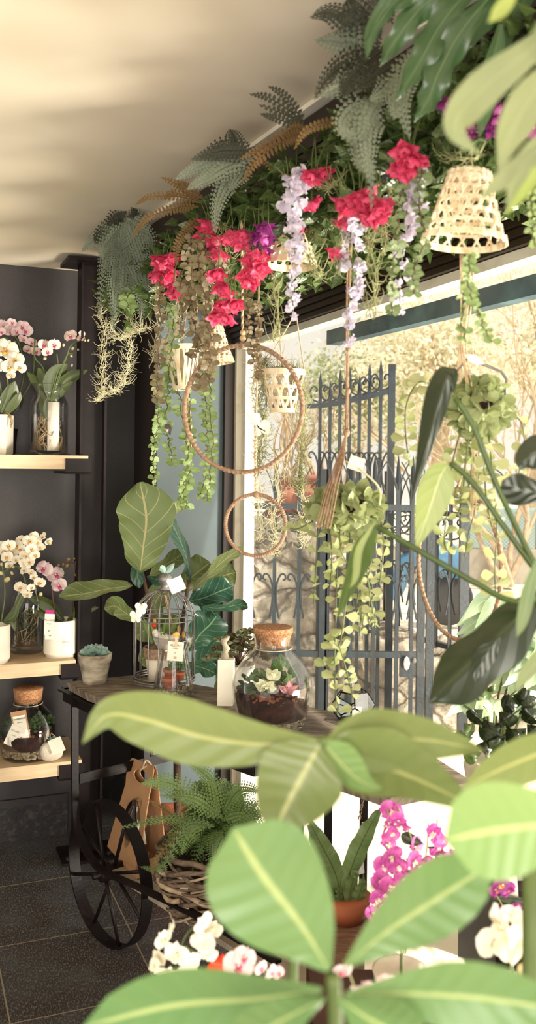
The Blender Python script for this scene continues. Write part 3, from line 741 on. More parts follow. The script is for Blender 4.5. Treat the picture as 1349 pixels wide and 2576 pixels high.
def orchid(t, base, stems, flowers, leaves, buds=(), me=OW, bm=BW, lm='orchid_leaf', Z=3.7, fs=1.0, jit=.5, stem='stem_green'):
    """stems: lists of (px, py); flowers: (px, py, size) in px; leaves: (pts px, halfwidth px)"""
    for s_ in stems:
        mb = MB(); tube(mb, spline([P(a, b, Z + dz) for a, b, dz in [(q + (0,))[:3] for q in s_]], 20), .0032 * Z / 3.7, 6); mb.build('stem', M[stem], t)
    for f in flowers:
        p = P(f[0], f[1], Z - .02 + rnd.uniform(-.03, .03)); m_ = f[3] if len(f) > 3 else me
        rot = face_cam(p, jit); inst('flower', m_, t, p, rot, f[2] / F * Z / .088 * fs)
        mb = MB()
    for b in buds: inst('bud', bm, t, P(b[0], b[1], Z), (rnd.uniform(-1, 1), rnd.uniform(-1, 1), 0), (b[2] if len(b) > 2 else 10) / F * Z / .024)
    for l, w_ in leaves:
        mb = MB(); blade(mb, [P(a, b, Z + dz) for a, b, dz in [(q + (0,))[:3] for q in l]], w_ / F * Z, 'strap', 12, 3, .25, rnd.uniform(-.3, .3)); mb.build('leaf', M[lm], t)
def tagcard(t, name, c, w_, h, ux, tilt=0, m='paper', lines=(), base=None):
    """hanging card; c = top centre"""
    ux = V(ux).normalized(); uz = V((0, 0, -1)); q = Matrix.Rotation(tilt, 3, ux.cross(uz)); ux = q @ ux; uz = q @ uz
    nn = ux.cross(uz); mb = MB(); box(mb, V(c) - ux * w_ / 2, ux * w_, uz * h, nn * .001); o = mb.build(name, M[m], t, False)
    for (s_, fy, sz, mm) in lines: text('lettering', s_, sz, M[mm], o, V(c) + uz * h * fy, ux, -uz)
    return o
# ---- top shelf: glass jar of orchids with bare roots
def jar(t, c, r, h, prof_, n=56, m='jar_glass', name='glass'):
    mb = MB(); lathe(mb, c, prof_, n, cap=False); return mb.build(name, M[m], t)
c = SH(122, .16, Z1); r = .079
t = thing('glass_jar', 'tall clear shouldered glass jar full of bare orchid roots on the top shelf', 'jar', tuple(c))
jar(t, c, r, .3, [(.001, .006), (r * .96, .004), (r, .02), (r, .205), (r * .97, .225), (r * .80, .245), (r * .78, .258), (r * .86, .275), (r * 1.0, .293), (r * 1.0, .296), (r * .95, .293), (r * .8, .272), (r * .73, .256), (r * .76, .243), (r * .92, .222), (r * .95, .2), (r * .95, .022), (.001, .016)])
t = thing('orchid', 'blush pink orchid growing bare rooted in the top shelf glass jar', 'orchid', tuple(c + V((0, 0, .02))))
for k in range(34):
    a = rnd.uniform(0, 6.28); q = [c + V((0, 0, .2))]
    for j in range(7): a += rnd.uniform(-1, 1); rr = r * .85 * min(1, .4 + j * .2); q.append(c + V((math.cos(a) * rr * rnd.uniform(.3, 1), math.sin(a) * rr * rnd.uniform(.3, 1), .2 - .028 * j + rnd.uniform(-.02, .02))))
    for x in q: x.z = max(x.z, c.z + .022)
    mb = MB(); tube(mb, spline(q, 28), rnd.uniform(.0018, .0034), 5); mb.build('root', M['root'], t)
mb = MB(); lathe(mb, c + V((.026, -.03, .02)), [(.024, 0), (.024, .2)], 20); mb.build('inner_tube', M['paper'], t)
orchid(t, c, [[(124, 1010), (110, 930), (88, 900), (88, 850)], [(126, 1010), (145, 930), (143, 890)], [(130, 1005), (165, 905), (180, 868), (215, 852)], [(128, 1005), (165, 900), (185, 890)]],
  [(110, 868, 34), (119, 885, 30), (136, 868, 36), (178, 846, 36), (203, 852, 22), (206, 840, 18)], [([(130, 1000), (110, 950), (95, 925)], 16), ([(128, 1005), (140, 950), (170, 915)], 26), ([(132, 1005), (170, 955), (222, 930)], 16), ([(126, 1010), (150, 975), (185, 960)], 20), ([(122, 1010), (95, 965), (68, 935)], 13), ([(125, 1060), (118, 1010), (135, 975)], 22), ([(130, 1065), (128, 1020), (140, 990)], 18)],
  [(113, 902, 11), (160, 868, 9), (183, 877, 10), (197, 880, 7), (180, 896, 9), (181, 919, 8), (214, 856, 8), (222, 856, 8)], OB, BW, 'orchid_leaf', 3.82, 1.0)
# ---- top shelf: white orchid and pink orchid at the left edge
c = SH(-8, .14, Z1)
t = thing('flower_pot', 'plain white square pot at the left edge of the top shelf', 'pot', tuple(c))
mb = MB(); w_ = .052; box(mb, c + V((-w_, -w_, .004)), (2 * w_, 0, 0), (0, 2 * w_, 0), (0, 0, .158)); mb.build('pot', M['white_pot'], t, False)
mb = MB(); box(mb, c + V((-w_ * .92, -w_ * .92, 0)), (1.84 * w_, 0, 0), (0, 1.84 * w_, 0), (0, 0, .004)); mb.build('foot', M['white_pot'], t, False)
tagcard(t, 'tag', c + V((.005, -.056, .225)), .055, .10, (1, 0, 0), .35)
t = thing('orchid', 'large flowered white orchid in the plain white pot on the top shelf', 'orchid', tuple(c + V((0, 0, .16))))
orchid(t, c, [[(0, 1040), (5, 1000), (-10, 900), (10, 850), (40, 880)], [(0, 1040), (20, 985), (15, 930)]], [(14, 882, 66), (40, 905, 46), (22, 925, 42), (-14, 920, 50), (50, 925, 34), (28, 945, 26)], [([(5, 1040), (25, 1000), (38, 958)], 22), ([(10, 1045), (40, 1010), (52, 985)], 12)], [(37, 897, 15), (47, 905, 12)], OW, Z=3.74)
mb = MB()
for k in range(5): tube(mb, spline([P(8, 1040, 3.74), P(18 + 3 * k, 1038 + 4 * k, 3.73), P(30 + rnd.uniform(-4, 4), 1048 + 7 * k, 3.72)], 8), .003, 5)
mb.build('root', M['root'], t)
c = SH(10, .26, Z1)
t = thing('orchid', 'pink and white small flowered orchid in a dark pot behind the white one, top shelf', 'orchid', tuple(c))
mb = MB(); lathe(mb, c, [(.045, 0), (.055, .11), (.05, .11), (.001, .1)], 32); mb.build('pot', M['steel_black'], t)
orchid(t, c, [[(30, 1040), (60, 950), (50, 870), (25, 830)], [(30, 1040), (78, 960), (85, 890), (65, 830)]], [(8, 820, 36), (28, 833, 40, OP), (58, 822, 36), (66, 833, 38), (58, 855, 30, OP), (80, 862, 28), (42, 835, 30), (90, 885, 30, OB), (4, 836, 26), (70, 880, 26, OB), (30, 812, 26)], [([(30, 1040), (45, 1000), (52, 1030)], 14)], [(38, 862, 11), (40, 868, 12), (72, 851, 10), (62, 880, 10)], OP, BB, 'orchid_dark', 3.95)
# ---- middle shelf
def ribbed_pot(c, r, h, label):
    t = thing('flower_pot', label, 'pot', tuple(c), 'white ribbed pots on the middle shelf')
    mb = MB(); lathe(mb, c, [(r * .9, 0), (r * .9, .012), (r * .98, .014), (r, .02), (r, h * .97), (r * .98, h), (r * .9, h), (r * .88, h * .85), (.001, h * .83)], 160, ripple=lambda a, z: .012 * abs(math.sin(a * 20)) if .02 < z + .002 < h * .95 else 0); mb.build('pot', M['white_pot'], t)
    mb = MB(); lathe(mb, c + V((0, 0, h * .84)), [(r * .88, 0), (.001, .01)], 24); mb.build('bark', M['soil'], t); return t
c = SH(157, .10, Z2); t = ribbed_pot(c, .067, .152, 'white ribbed pot with a price tag, at the right end of the middle shelf')
f = c + V((-.028, -.070, .185)); tagcard(t, 'tag', f, .040, .085, (1, .0, 0), .03, lines=[('ALLARD', .34, .0115, 'ink'), ('FLEURS', .5, .006, 'ink'), ('35', .86, .010, 'ink_dark')])
tagcard(t, 'label', f + V((0, .001, .016)), .036, .018, (1, 0, 0), .03, 'magenta_label'); tagcard(t, 'tag', f + V((.001, .003, -.05)), .040, .055, (1, 0, 0), .0, lines=[('18', .75, .010, 'ink_dark')])
tagcard(t, 'emblem', c + V((.036, -.0615, .085)), .001, .001, (1, 0, 0))
text('emblem_lettering', 'VIVA', .011, M['ink'], t, c + V((.038, -.0640, .066)), (1, .35, 0), (0, 0, 1), .003)
mb = MB(); rc = c + V((.038, -.0645, .07)); tube(mb, [rc + V((.014 * math.cos(k * .5236), .005 * math.cos(k * .5236), .014 * math.sin(k * .5236))) for k in range(12)], .0004, 4, True); mb.build('emblem_ring', M['ink'], t)
t = thing('orchid', 'white and magenta orchid with brown buds in the tagged ribbed pot', 'orchid', tuple(c + V((0, 0, .13))))
orchid(t, c, [[(143, 1560), (134, 1510), (129, 1455), (118, 1430)], [(180, 1560), (183, 1500), (188, 1440), (190, 1412)], [(190, 1415), (170, 1418), (150, 1422)], [(190, 1412), (200, 1408)]],
  [(112, 1432, 46), (140, 1447, 46), (150, 1472, 44)], [([(160, 1562), (130, 1530), (100, 1512), (70, 1504)], 16), ([(158, 1565), (120, 1550), (72, 1528)], 13), ([(170, 1560), (205, 1520), (238, 1496)], 9), ([(170, 1565), (210, 1535), (249, 1528)], 13), ([(168, 1566), (200, 1548), (228, 1535)], 10)],
  [(173, 1408, 14), (170, 1424, 15), (148, 1421, 10), (160, 1420, 9), (200, 1409, 8), (187, 1405, 8), (190, 1446, 9)], OP, BB, 'orchid_leaf', 3.86, 1.0, stem='stem_brown')
c = SH(72, .22, Z2)
t = thing('glass_jar', 'clear shouldered glass jar with dark roots, at the back of the middle shelf', 'jar', tuple(c)); r = .066
jar(t, c, r, .3, [(.001, .006), (r * .96, .004), (r, .02), (r, .205), (r * .97, .225), (r * .80, .245), (r * .78, .258), (r * .86, .275), (r * 1.0, .293), (r * 1.0, .296), (r * .95, .293), (r * .8, .272), (r * .73, .256), (r * .92, .222), (r * .95, .2), (r * .95, .022), (.001, .016)])
t = thing('orchid_roots', 'tangle of dark green orchid roots inside the middle shelf glass jar', 'plant roots', tuple(c + V((0, 0, .022))))
for k in range(26):
    a = rnd.uniform(0, 6.28); q = []
    for j in range(7): a += rnd.uniform(-1, 1); q.append(c + V((math.cos(a) * r * .8 * rnd.uniform(.3, 1), math.sin(a) * r * .8 * rnd.uniform(.3, 1), .17 - .022 * j + rnd.uniform(-.012, .012))))
    for x in q: x.z = max(x.z, c.z + .024)
    mb = MB(); tube(mb, spline(q, 24), .0022, 5); mb.build('root', M['stem_dark' if k % 3 else 'root'], t)
c = SH(-12, .06, Z2); t = ribbed_pot(c, .066, .152, 'white ribbed pot cut by the left edge, on the middle shelf')
t = thing('orchid', 'white multiflora orchid with a dense arching spray in the left ribbed pot', 'orchid', tuple(c + V((0, 0, .13))))
fl = [(10, 1385, 40), (22, 1372, 36), (33, 1395, 38), (40, 1372, 36), (52, 1380, 30), (18, 1402, 34), (62, 1420, 34), (75, 1362, 38), (85, 1350, 30), (78, 1380, 32), (92, 1364, 28), (60, 1398, 30), (75, 1415, 30), (88, 1398, 28), (100, 1378, 28), (108, 1352, 28), (122, 1362, 22), (52, 1358, 26), (68, 1400, 26), (22, 1422, 26), (62, 1436, 26), (80, 1440, 26), (84, 1452, 24), (100, 1465, 32), (52, 1480, 36), (78, 1478, 24), (68, 1497, 26), (4, 1372, 26), (40, 1408, 26), (95, 1372, 24)]
orchid(t, c, [[(3, 1565), (12, 1500), (10, 1450), (8, 1420), (40, 1400), (100, 1365)], [(8, 1440), (40, 1425), (70, 1440), (100, 1470)], [(45, 1425), (60, 1450), (68, 1490)]], fl,
  [([(10, 1562), (40, 1530), (60, 1490), (78, 1470)], 8), ([(8, 1565), (30, 1568), (38, 1588)], 6), ([(10, 1565), (35, 1550), (45, 1525)], 9)], [(18, 1458, 17), (33, 1426, 10), (30, 1442, 10), (2, 1442, 14), (102, 1495, 13), (125, 1365, 13), (112, 1376, 10), (4, 1420, 10)], OW, Z=3.70, jit=.7)
# ---- lowest shelf terrarium
def scatter_stones(t, c, r, z0, z1, n, s_, m, name, sq=.8):
    mb = MB()
    for k in range(n):
        a = rnd.uniform(0, 6.28); q = r * rnd.random() ** .35; blob(mb, c + V((math.cos(a) * q, math.sin(a) * q, rnd.uniform(z0, z1))), s_ * rnd.uniform(.6, 1.1), 0, 6, (1, rnd.uniform(.7, 1), sq), .2)
    return mb.build(name, M[m], t, False, kind='stuff')
def rosette(t, p, n, l, w_, m, name='plant', up=.6, kind='ovate', parent=True):
    mb = MB()
    for k in range(n):
        a = k * 2.4 + rnd.uniform(-.2, .2); e = up + rnd.uniform(-.3, .3) + .5 * (k / n); d = V((math.cos(a) * math.cos(e), math.sin(a) * math.cos(e), math.sin(e))); ll = l * rnd.uniform(.7, 1.1)
        blade(mb, [V(p), V(p) + d * ll * .5, V(p) + d * ll + V((0, 0, -ll * .12))], w_ * rnd.uniform(.8, 1.1), kind, 6, 2, .2, rnd.uniform(-.4, .4))
    return mb.build(name, M[m], t)
def bush(t, p, n, rad, leaf, m, name='plant', kind='ovate', h=1):
    mb = MB()
    for k in range(n):
        q = ball_dir(); q.z = abs(q.z) * h; c_ = V(p) + q * rad * rnd.uniform(.35, 1); d = (q + ball_dir() * .7).normalized()
        blade(mb, [c_, c_ + d * leaf * .5, c_ + d * leaf + V((0, 0, -leaf * .1))], leaf * .36, kind, 4, 1, .2, rnd.uniform(-1, 1))
    return mb.build(name, M[m], t)
c = SH(78, .12, Z3); r = .113
t = thing('corked_terrarium', 'round bottle terrarium with a wide cork and paper tags on the lowest shelf', 'terrarium', tuple(c))
jar(t, c, r, .3, [(.001, .003), (r * .86, .003), (r * .93, .02), (r, .08), (r * .99, .13), (r * .84, .175), (r * .58, .205), (r * .50, .218), (r * .50, .245), (r * .48, .245), (r * .48, .218), (r * .56, .203), (r * .82, .172), (r * .97, .13), (r * .98, .08), (r * .91, .02), (.001, .006)])
mb = MB(); lathe(mb, c, [(r * .46, .225), (r * .485, .235), (r * .53, .275), (r * .53, .28), (r * .5, .283)], 40); mb.build('cork', M['cork'], t)
mb = MB(); tube(mb, [c + V((r * .52 * math.cos(k * .3), r * .52 * math.sin(k * .3), .218 + .001 * math.sin(k))) for k in range(21)], .0015, 5, True); mb.build('string', M['rope_pale'], t)
scatter_stones(t, c, r * .86, .012, .045, 420, .008, 'gravel', 'gravel'); mb = MB(); lathe(mb, c, [(r * .88, .045), (r * .92, .085), (r * .85, .1), (.001, .11)], 32); mb.build('soil', M['soil'], t)
scatter_stones(t, c + V((0, 0, .0)), r * .85, .095, .105, 130, .007, 'clay_ball', 'clay_balls')
bush(t, c + V((.045, .0, .12)), 60, .06, .022, 'terra_green', 'leafy_plant', 'round'); bush(t, c + V((-.055, -.02, .11)), 26, .045, .034, 'terra_green', 'jagged_plant'); rosette(t, c + V((.0, -.06, .105)), 14, .035, .010, 'fitt', 'small_succulent'); rosette(t, c + V((.03, .04, .12)), 10, .05, .016, 'terra_green')
g1 = tagcard(t, 'tag', c + V((-.018, -.085, .208)), .062, .12, (1, .1, 0), -.18, 'kraft'); tagcard(g1, 'tag_face', c + V((-.014, -.088, .190)), .050, .095, (1, .1, 0), -.18, lines=[('botanical', .16, .0125, 'ink_dark'), ('collection', .30, .006, 'ink')])
g2 = tagcard(t, 'tag', c + V((-.016, -.092, .15)), .048, .085, (1, .1, 0), .42, lines=[('ALLARD', .3, .010, 'ink'), ('FLEURS', .5, .005, 'ink'), ('95', .8, .008, 'ink')])
c = SH(136, .05, Z3)
t = thing('stone_pot', 'small round whitish stone pot with a paper tag beside the lowest terrarium', 'pot', tuple(c)); r = .05
mb = MB(); lathe(mb, c, [(r * .6, 0), (r * .9, .012), (r, .038), (r * .92, .062), (r * .6, .077), (r * .45, .074), (.001, .06)], 40, ripple=lambda a, z: .05 * math.sin(3 * a + z * 40)); mb.build('pot', M['stone_white'], t)
rosette(t, c + V((0, 0, .068)), 16, .04, .009, 'succulent', 'plant'); tagcard(t, 'tag', c + V((.025, -.055, .1)), .055, .06, (1, 0, 0), -.4)
mb = MB(); tube(mb, spline([c + V((0, -.02, .07)), c + V((.01, -.04, .115)), c + V((.03, -.05, .105)), c + V((.02, -.055, .09))], 14), .0012, 5); mb.build('string', M['rope_pale'], t)

# ================================================================== the iron cart table
TH = .86
t = thing('cart_table', 'industrial black iron cart table with a spoked wheel and weathered wooden top', 'table', (-.2, 3.0, 0))
top = [PH(x, y, TH) for x, y in ((168, 1716), (214, 1710), (345, 1698), (547, 1731), (835, 1790), (965, 1822))] + [V((.52, 2.30, TH)), V((.30, 2.18, TH)), PH(640, 1893, TH), PH(400, 1806, TH), PH(270, 1762, TH), PH(215, 1742, TH)]
top = [V((p.x, p.y, TH)) for p in top]
mb = MB(); n = len(top); lo = [p + V((0, 0, -.028)) + ((V((0, 2.9, 0)) - V((p.x, p.y, 0))).normalized() * .012) for p in top]
tri = [tuple(x) for x in tessellate_polygon([top])]
def up_(f, vs): a, b_, c_ = (vs[i] for i in f); return f if (b_ - a).cross(c_ - a).z > 0 else f[::-1]
tri = [up_(f, top) for f in tri]; uvv = [(p.x * 2, p.y * 2) for p in top]
mb.add(top + lo, tri + [tuple(i + n for i in f[::-1]) for f in tri] + [(i, (i + 1) % n, n + (i + 1) % n, n + i) for i in range(n)], uvv + uvv)
mb.build('table_top', M['oldwood'], t, False)
LD = V((.66, -.75, 0)).normalized(); SDn = V((.75, .66, 0)).normalized()
HC = V((-.53, 3.16, .238)); pl = HC - SDn * .055
fm = MB()
outl = [PH(x, y, TH - .035) for x, y in ((160, 1733), (345, 1712), (960, 1842), (640, 1915), (262, 1781))]
for a, b_ in zip(outl, outl[1:] + outl[:1]): strip(fm, [a, b_], V((0, 0, 1)), .045, .006); strip(fm, [a + V((0, 0, -.02)), b_ + V((0, 0, -.02))], (b_ - a).cross(V((0, 0, 1))), .045, .006)
fm.build('apron', M['steel_worn'], t, False)
def pp(px, py, off=0): return PP(px, py, pl + SDn * off, SDn)
for off, nm in ((0, 0), (.30, 1)):
    if nm == 0: q = [pp(188, 1745), pp(188, 1900), pp(189, 2000), pp(193, 2070), pp(208, 2120), pp(232, 2163), pp(262, 2192), pp(350, 2232), pp(450, 2280), pp(545, 2330), pp(700, 2420)]
    else: q = [V((a.x, a.y, a.z)) + SDn * .30 for a in q0]
    q0 = q; mb = MB(); sp = spline(q, 80); strip(mb, sp, SDn, .009, .026); mb.build('leg', M['steel_worn'], t, False)
qr = [pp(x, y) for x, y in ((213, 2080), (225, 2120), (250, 2148), (290, 2180))]
mb = MB(); a = q0[1] - SDn * .3; 
strip(mb, [V((a.x, a.y, .53)) + SDn * .02, V((a.x, a.y, .53)) + SDn * .50], V((0, 0, 1)).cross(SDn), .035, .008); mb.build('cross_bar', M['steel_worn'], t, False)
for px_, py_, Z_ in ((757, 1935, 2.78), (828, 1930, 2.66), (918, 1900, 2.72)):
    p = P(px_, py_, Z_); mb = MB(); box(mb, V((p.x - .011, p.y, 0)), (.022, 0, 0), (0, .02, 0), (0, 0, TH - .04)); mb.build('leg', M['steel_worn'], t, False)
p0, p1 = P(828, 2208, 2.66), P(915, 2180, 2.72); mb = MB(); strip(mb, [p0, p1], V((0, -1, 0)), .036, .006); mb.build('cross_bar', M['zinc'], t, False)
# lower deck
DZ = .255
dk = [HC + LD * -.02 + SDn * .0, HC + LD * 1.25 + SDn * .0, HC + LD * 1.25 + SDn * .34, HC + LD * -.02 + SDn * .34]; dk = [V((p.x, p.y, DZ - .02)) for p in dk]
mb = MB(); box(mb, dk[0], dk[1] - dk[0], dk[3] - dk[0], V((0, 0, .018))); mb.build('lower_deck', mat('deck', 'b9ab97', '8d8171', 5, .8), t, False)
mb = MB(); lathe(mb, HC, [(.022, -.035), (.026, -.03), (.026, .06), (.022, .065)], 20, axis=SDn.to_track_quat('Z', 'Y').to_matrix()); 
wheel = MB(); RW = .236; k_ = 96; pts = []; nr = []
for i in range(k_):
    a = 2 * math.pi * i / k_; d = LD * math.cos(a) + V((0, 0, math.sin(a))); pts.append(HC + d * RW); nr.append(d)
strip(wheel, pts, nr, .042, .007, True); wo = wheel.build('wheel', M['steel_worn'], t, False)
mb.build('hub', M['steel_black'], wo)
for i in range(8):
    a = R(20 + 45 * i); d = LD * math.cos(a) + V((0, 0, math.sin(a))); off = SDn * (.02 if i % 2 else -.015); mb = MB(); tube(mb, [HC + off, HC + d * (RW - .004) + off * .3], .0062, 8); mb.build('spoke', M['steel_worn'], wo)
mb = MB(); tube(mb, [HC - SDn * .06, HC + SDn * .36], .009, 8); mb.build('axle', M['steel_black'], t)

# ---- things under the table
BL, BR, TL, TR = P(270, 2113, 3.33), P(342, 2192, 3.07), P(329, 1905, 3.42), P(388, 1928, 3.24)
BL.z = BR.z = DZ + .001
t = thing('bottle_carrier', 'brown cardboard bottle carrier with cut-out handle leaning behind the iron wheel', 'carrier', tuple((BL + BR) / 2))
def cm(s_, h): return (BL.lerp(BR, s_)).lerp(TL.lerp(TR, s_), h)
ell = lambda cx, cy, rx, ry, n=20: [(cx + rx * math.cos(6.283 * k / n), cy + ry * math.sin(6.283 * k / n)) for k in range(n)]
outer = [(0, 0), (1, 0), (1, .13), (.98, .75), (1, .80), (1, .97), (.93, 1), (.07, 1), (0, .97), (0, .8), (.06, .72), (0, .1)]
nrm = (BR - BL).cross(TL - BL).normalized(); nrm = -nrm if nrm.y < 0 else nrm
mb = MB(); poly(mb, outer, [ell(.55, .86, .28, .065), ell(.55, .42, .30, .20)], cm, .004, nrm); mb.build('front_panel', M['kraft'], t, False)
BR2 = BR + V((.10, .065, 0)); BL2 = BL + V((.10, .065, 0))
mb = MB(); poly(mb, outer, [ell(.55, .86, .28, .065)], lambda s_, h: (BL2.lerp(BR2, s_)).lerp((TL + nrm * .008).lerp(TR + nrm * .008, s_), h), .004, nrm); mb.build('back_panel', M['kraft'], t, False)
mb = MB(); box(mb, BR, BR2 - BR, (BL - BR) * .02, V((0, 0, .055))); box(mb, BL, BR - BL, BL2 - BL, V((0, 0, .004))); mb.build('tray_side', M['kraft'], t, False)
mb = MB(); q = cm(.6, .95); tube(mb, spline([q + V((0, -.01, 0)), q + V((.01, -.012, .03)), q + V((.03, -.01, .01)), q + V((.04, -.014, -.03)), q + V((.045, -.014, -.06))], 14), .0035, 6); tube(mb, spline([q + V((-.01, -.01, -.005)), q + V((.02, -.015, .012)), q + V((.045, -.012, .005))], 8), .004, 6); mb.build('string_bow', M['rope_pale'], t)
cb = (BL + BR + BL2 + BR2) / 4; cb.z = DZ + .008
t = thing('glass_bottle', 'clear glass bottle standing inside the cardboard carrier', 'bottle', tuple(cb))
jar(t, cb, .04, .2, [(.001, .002), (.042, .002), (.044, .02), (.044, .12), (.036, .15), (.02, .18), (.018, .2), (.016, .2), (.018, .18), (.034, .148), (.042, .12), (.042, .02), (.001, .005)]); tagcard(t, 'label', cb + V((.01, -.046, .13)), .04, .07, (1, -.1, 0), -.15)
# basket of woven vines with a fern
bc = P(540, 2200, 2.88); bc.z = DZ
t = thing('vine_basket', 'round grey basket of woven vines standing on the cart deck', 'basket', tuple(bc))
for k in range(46):
    lv = rnd.random(); r0 = .125 + .05 * math.sin(min(1, lv * 1.1) * 1.9); z0 = .012 + lv * .17; ph_ = rnd.uniform(0, 6.28); ln = rnd.uniform(2.5, 6.28); tl = rnd.uniform(-.05, .05); pts = []
    for i in range(34):
        a = ph_ + ln * i / 33; rr = r0 + .010 * math.sin(a * 5 + k) + rnd.uniform(-.002, .002); pts.append(bc + V((rr * math.cos(a), rr * math.sin(a), max(.012, z0 + tl * math.sin(a * 1.3 + k) + .008 * math.sin(a * 6 + k)))))
    mb = MB(); tube(mb, pts, [rnd.uniform(.005, .009)] * 34 if k % 3 else .004, 6); mb.build('vine', M['twig' if k % 4 else 'twig_pale'], t)
mb = MB(); lathe(mb, bc, [(.10, .004), (.15, .06), (.155, .14), (.12, .16), (.001, .165)], 32); mb.build('lining', M['soil'], t)
# ---- fern fronds
def frond(mb, pts, w_, n=22, kind='plain', roll=0, droop=.2, sp_=None, mat=0, hw=.42):
    sp = spline(pts, n); T = tangents(sp); L = sum((sp[i + 1] - sp[i]).length for i in range(n)); step = L / n
    tube(mb, sp, [.0022 * (1 - .7 * i / n) for i in range(n + 1)], 4, mat=mat, cap=False)
    prev = None
    for i in range(1, n + 1):
        t = i / n; s_ = T[i].cross((sp[i] - V((0, 0, CAMZ))).normalized())
        if s_.length < 1e-4: continue
        s_.normalize()
        if prev and s_.dot(prev) < 0: s_ = -s_
        prev = s_
        if roll: s_ = Quaternion(T[i], roll) @ s_
        nn = s_.cross(T[i]); env = min(1, t * 5) * (1 - t) ** .75 * 1.25 if kind != 'sword' else min(1, t * 6) * (1 - t ** 3) ** .8
        l = w_ * env
        if l < .002: continue
        for sg in (-1, 1):
            d = (s_ * sg + T[i] * (.45 if kind != 'sword' else .2) + nn * rnd.uniform(-.15, .1)).normalized()
            a = sp[i] + T[i] * (step * .25 * sg); b_ = a + d * l * .55 + nn * l * .03; c_ = a + d * l - nn * l * droop * .4
            pw = max(step * hw, .0016)
            if kind == 'lace':
                ns = max(3, int(l / .0085)); vs = []; fs = []; q = (T[i] - d * T[i].dot(d)).normalized()
                for k in range(ns + 1):
                    u = k / ns; p = a.lerp(b_, u * 2) if u < .5 else b_.lerp(c_, u * 2 - 1); wv = pw * 1.5 * (1 - u) ** .8
                    vs.append(p)
                    if k < ns:
                        u2 = (k + .45) / ns; p2 = a.lerp(b_, u2 * 2) if u2 < .5 else b_.lerp(c_, u2 * 2 - 1)
                        vs.append(p2 + q * wv * 1.15 + nn * wv * .2 + d * wv * .4); vs.append(p2 - q * wv * 1.15 + nn * wv * .2 + d * wv * .4)
                for k in range(ns): fs += [(3 * k, 3 * k + 1, 3 * k + 3), (3 * k, 3 * k + 3, 3 * k + 2)]
                mb.add(vs, fs, [(.25, .5)] * len(vs), mat)
            else:
                q = (T[i] - d * T[i].dot(d)).normalized() * pw
                mb.add([a - q * .6, a + q * .6, b_ + q, c_, b_ - q], [(0, 1, 2, 3, 4)], [(.3, 0), (.7, 0), (.8, .5), (.5, 1), (.2, .5)], mat)
# fern in the vine basket
fc = bc + V((0, 0, .19))
t = thing('fern', 'lush green fern spilling out of the vine basket on the cart', 'fern', tuple(fc))
mats = ['fern_green', 'fern_brightgreen', 'fern_green']
for k in range(96):
    a = rnd.uniform(0, 6.28); e = rnd.uniform(-.1, 1.35); l = rnd.uniform(.12, .24) * (1.0 if e > .4 else .9)
    d = V((math.cos(a) * math.cos(e), math.sin(a) * math.cos(e) * .8, math.sin(e))); p1 = fc + d * l * .5 + V((0, 0, .03)); p2 = fc + d * l + V((0, 0, -.05 + .02 * math.sin(e)))
    mb = MB(); frond(mb, [fc + d * .03, p1, p2], l * rnd.uniform(.28, .42), 17, 'lace', rnd.uniform(-.9, .9), hw=.34); mb.build('frond', M[mats[k % 3]], t, False)
for pts, w_, mm in (([(540, 2060), (440, 1975), (357, 1968)], 42, 'fern_brightgreen'), ([(540, 2080), (470, 2080), (410, 2180), (352, 2180)], 22, 'fern_green'), ([(520, 2070), (480, 2090), (455, 2150)], 40, 'fern_brightgreen'), ([(540, 2080), (430, 2060), (300, 2082)], 22, 'fern_green'), ([(560, 2060), (490, 2010), (400, 2000)], 30, 'fern_brightgreen'), ([(550, 2050), (530, 1960), (470, 1915)], 34, 'fern_brightgreen'), ([(560, 2050), (600, 1990), (660, 1990)], 36, 'fern_green'), ([(500, 2060), (450, 2100), (395, 2160), (385, 2195)], 14, 'fern_brown'), ([(560, 2090), (540, 2130), (535, 2190)], 30, 'fern_green'), ([(460, 2080), (420, 2040), (370, 2010)], 18, 'fern_brown'), ([(560, 2060), (610, 2050), (650, 2090)], 34, 'fern_green')):
    mb = MB(); zz = fc.y - .10; frond(mb, [P(x, y, zz - .03 * i) for i, (x, y) in enumerate(pts)], w_ / F * zz, 22, 'lace', rnd.uniform(-.3, .3)); mb.build('frond', M[mm], t, False)
# ---- succulent in birch pot
def OT(px, py): return PH(px, py, TH)
c = OT(238, 1718); c.z = TH; r = .058
t = thing('flower_pot', 'weathered bark covered pot holding a succulent at the left end of the cart table', 'pot', tuple(c))
mb = MB(); lathe(mb, c, [(r * .68, 0), (r * .70, .004), (r * .95, .075), (r * 1.0, .078), (r * 1.04, .105), (r * .98, .106), (r * .9, .09), (.001, .09)], 56, ripple=lambda a, z: .02 * math.sin(a * 5 + z * 60) + .012 * math.sin(a * 13 + z * 140)); mb.build('pot', M['birch'], t)
t = thing('succulent', 'blue green rosette succulent in the bark covered pot', 'succulent', tuple(c + V((0, 0, .09))))
for k in range(26):
    a = k * 2.4; e = .12 + 1.15 * k / 26; l = .060 * (1 - .5 * k / 26); d = V((math.cos(a) * math.cos(e), math.sin(a) * math.cos(e), math.sin(e))); p = c + V((0, 0, .092 + .010 * k / 34))
    mb = MB(); blade(mb, [p, p + d * l * .55, p + d * l + V((0, 0, .008))], l * .26, 'obov', 8, 2, .5); mb.build('leaf', M['succulent'], t)
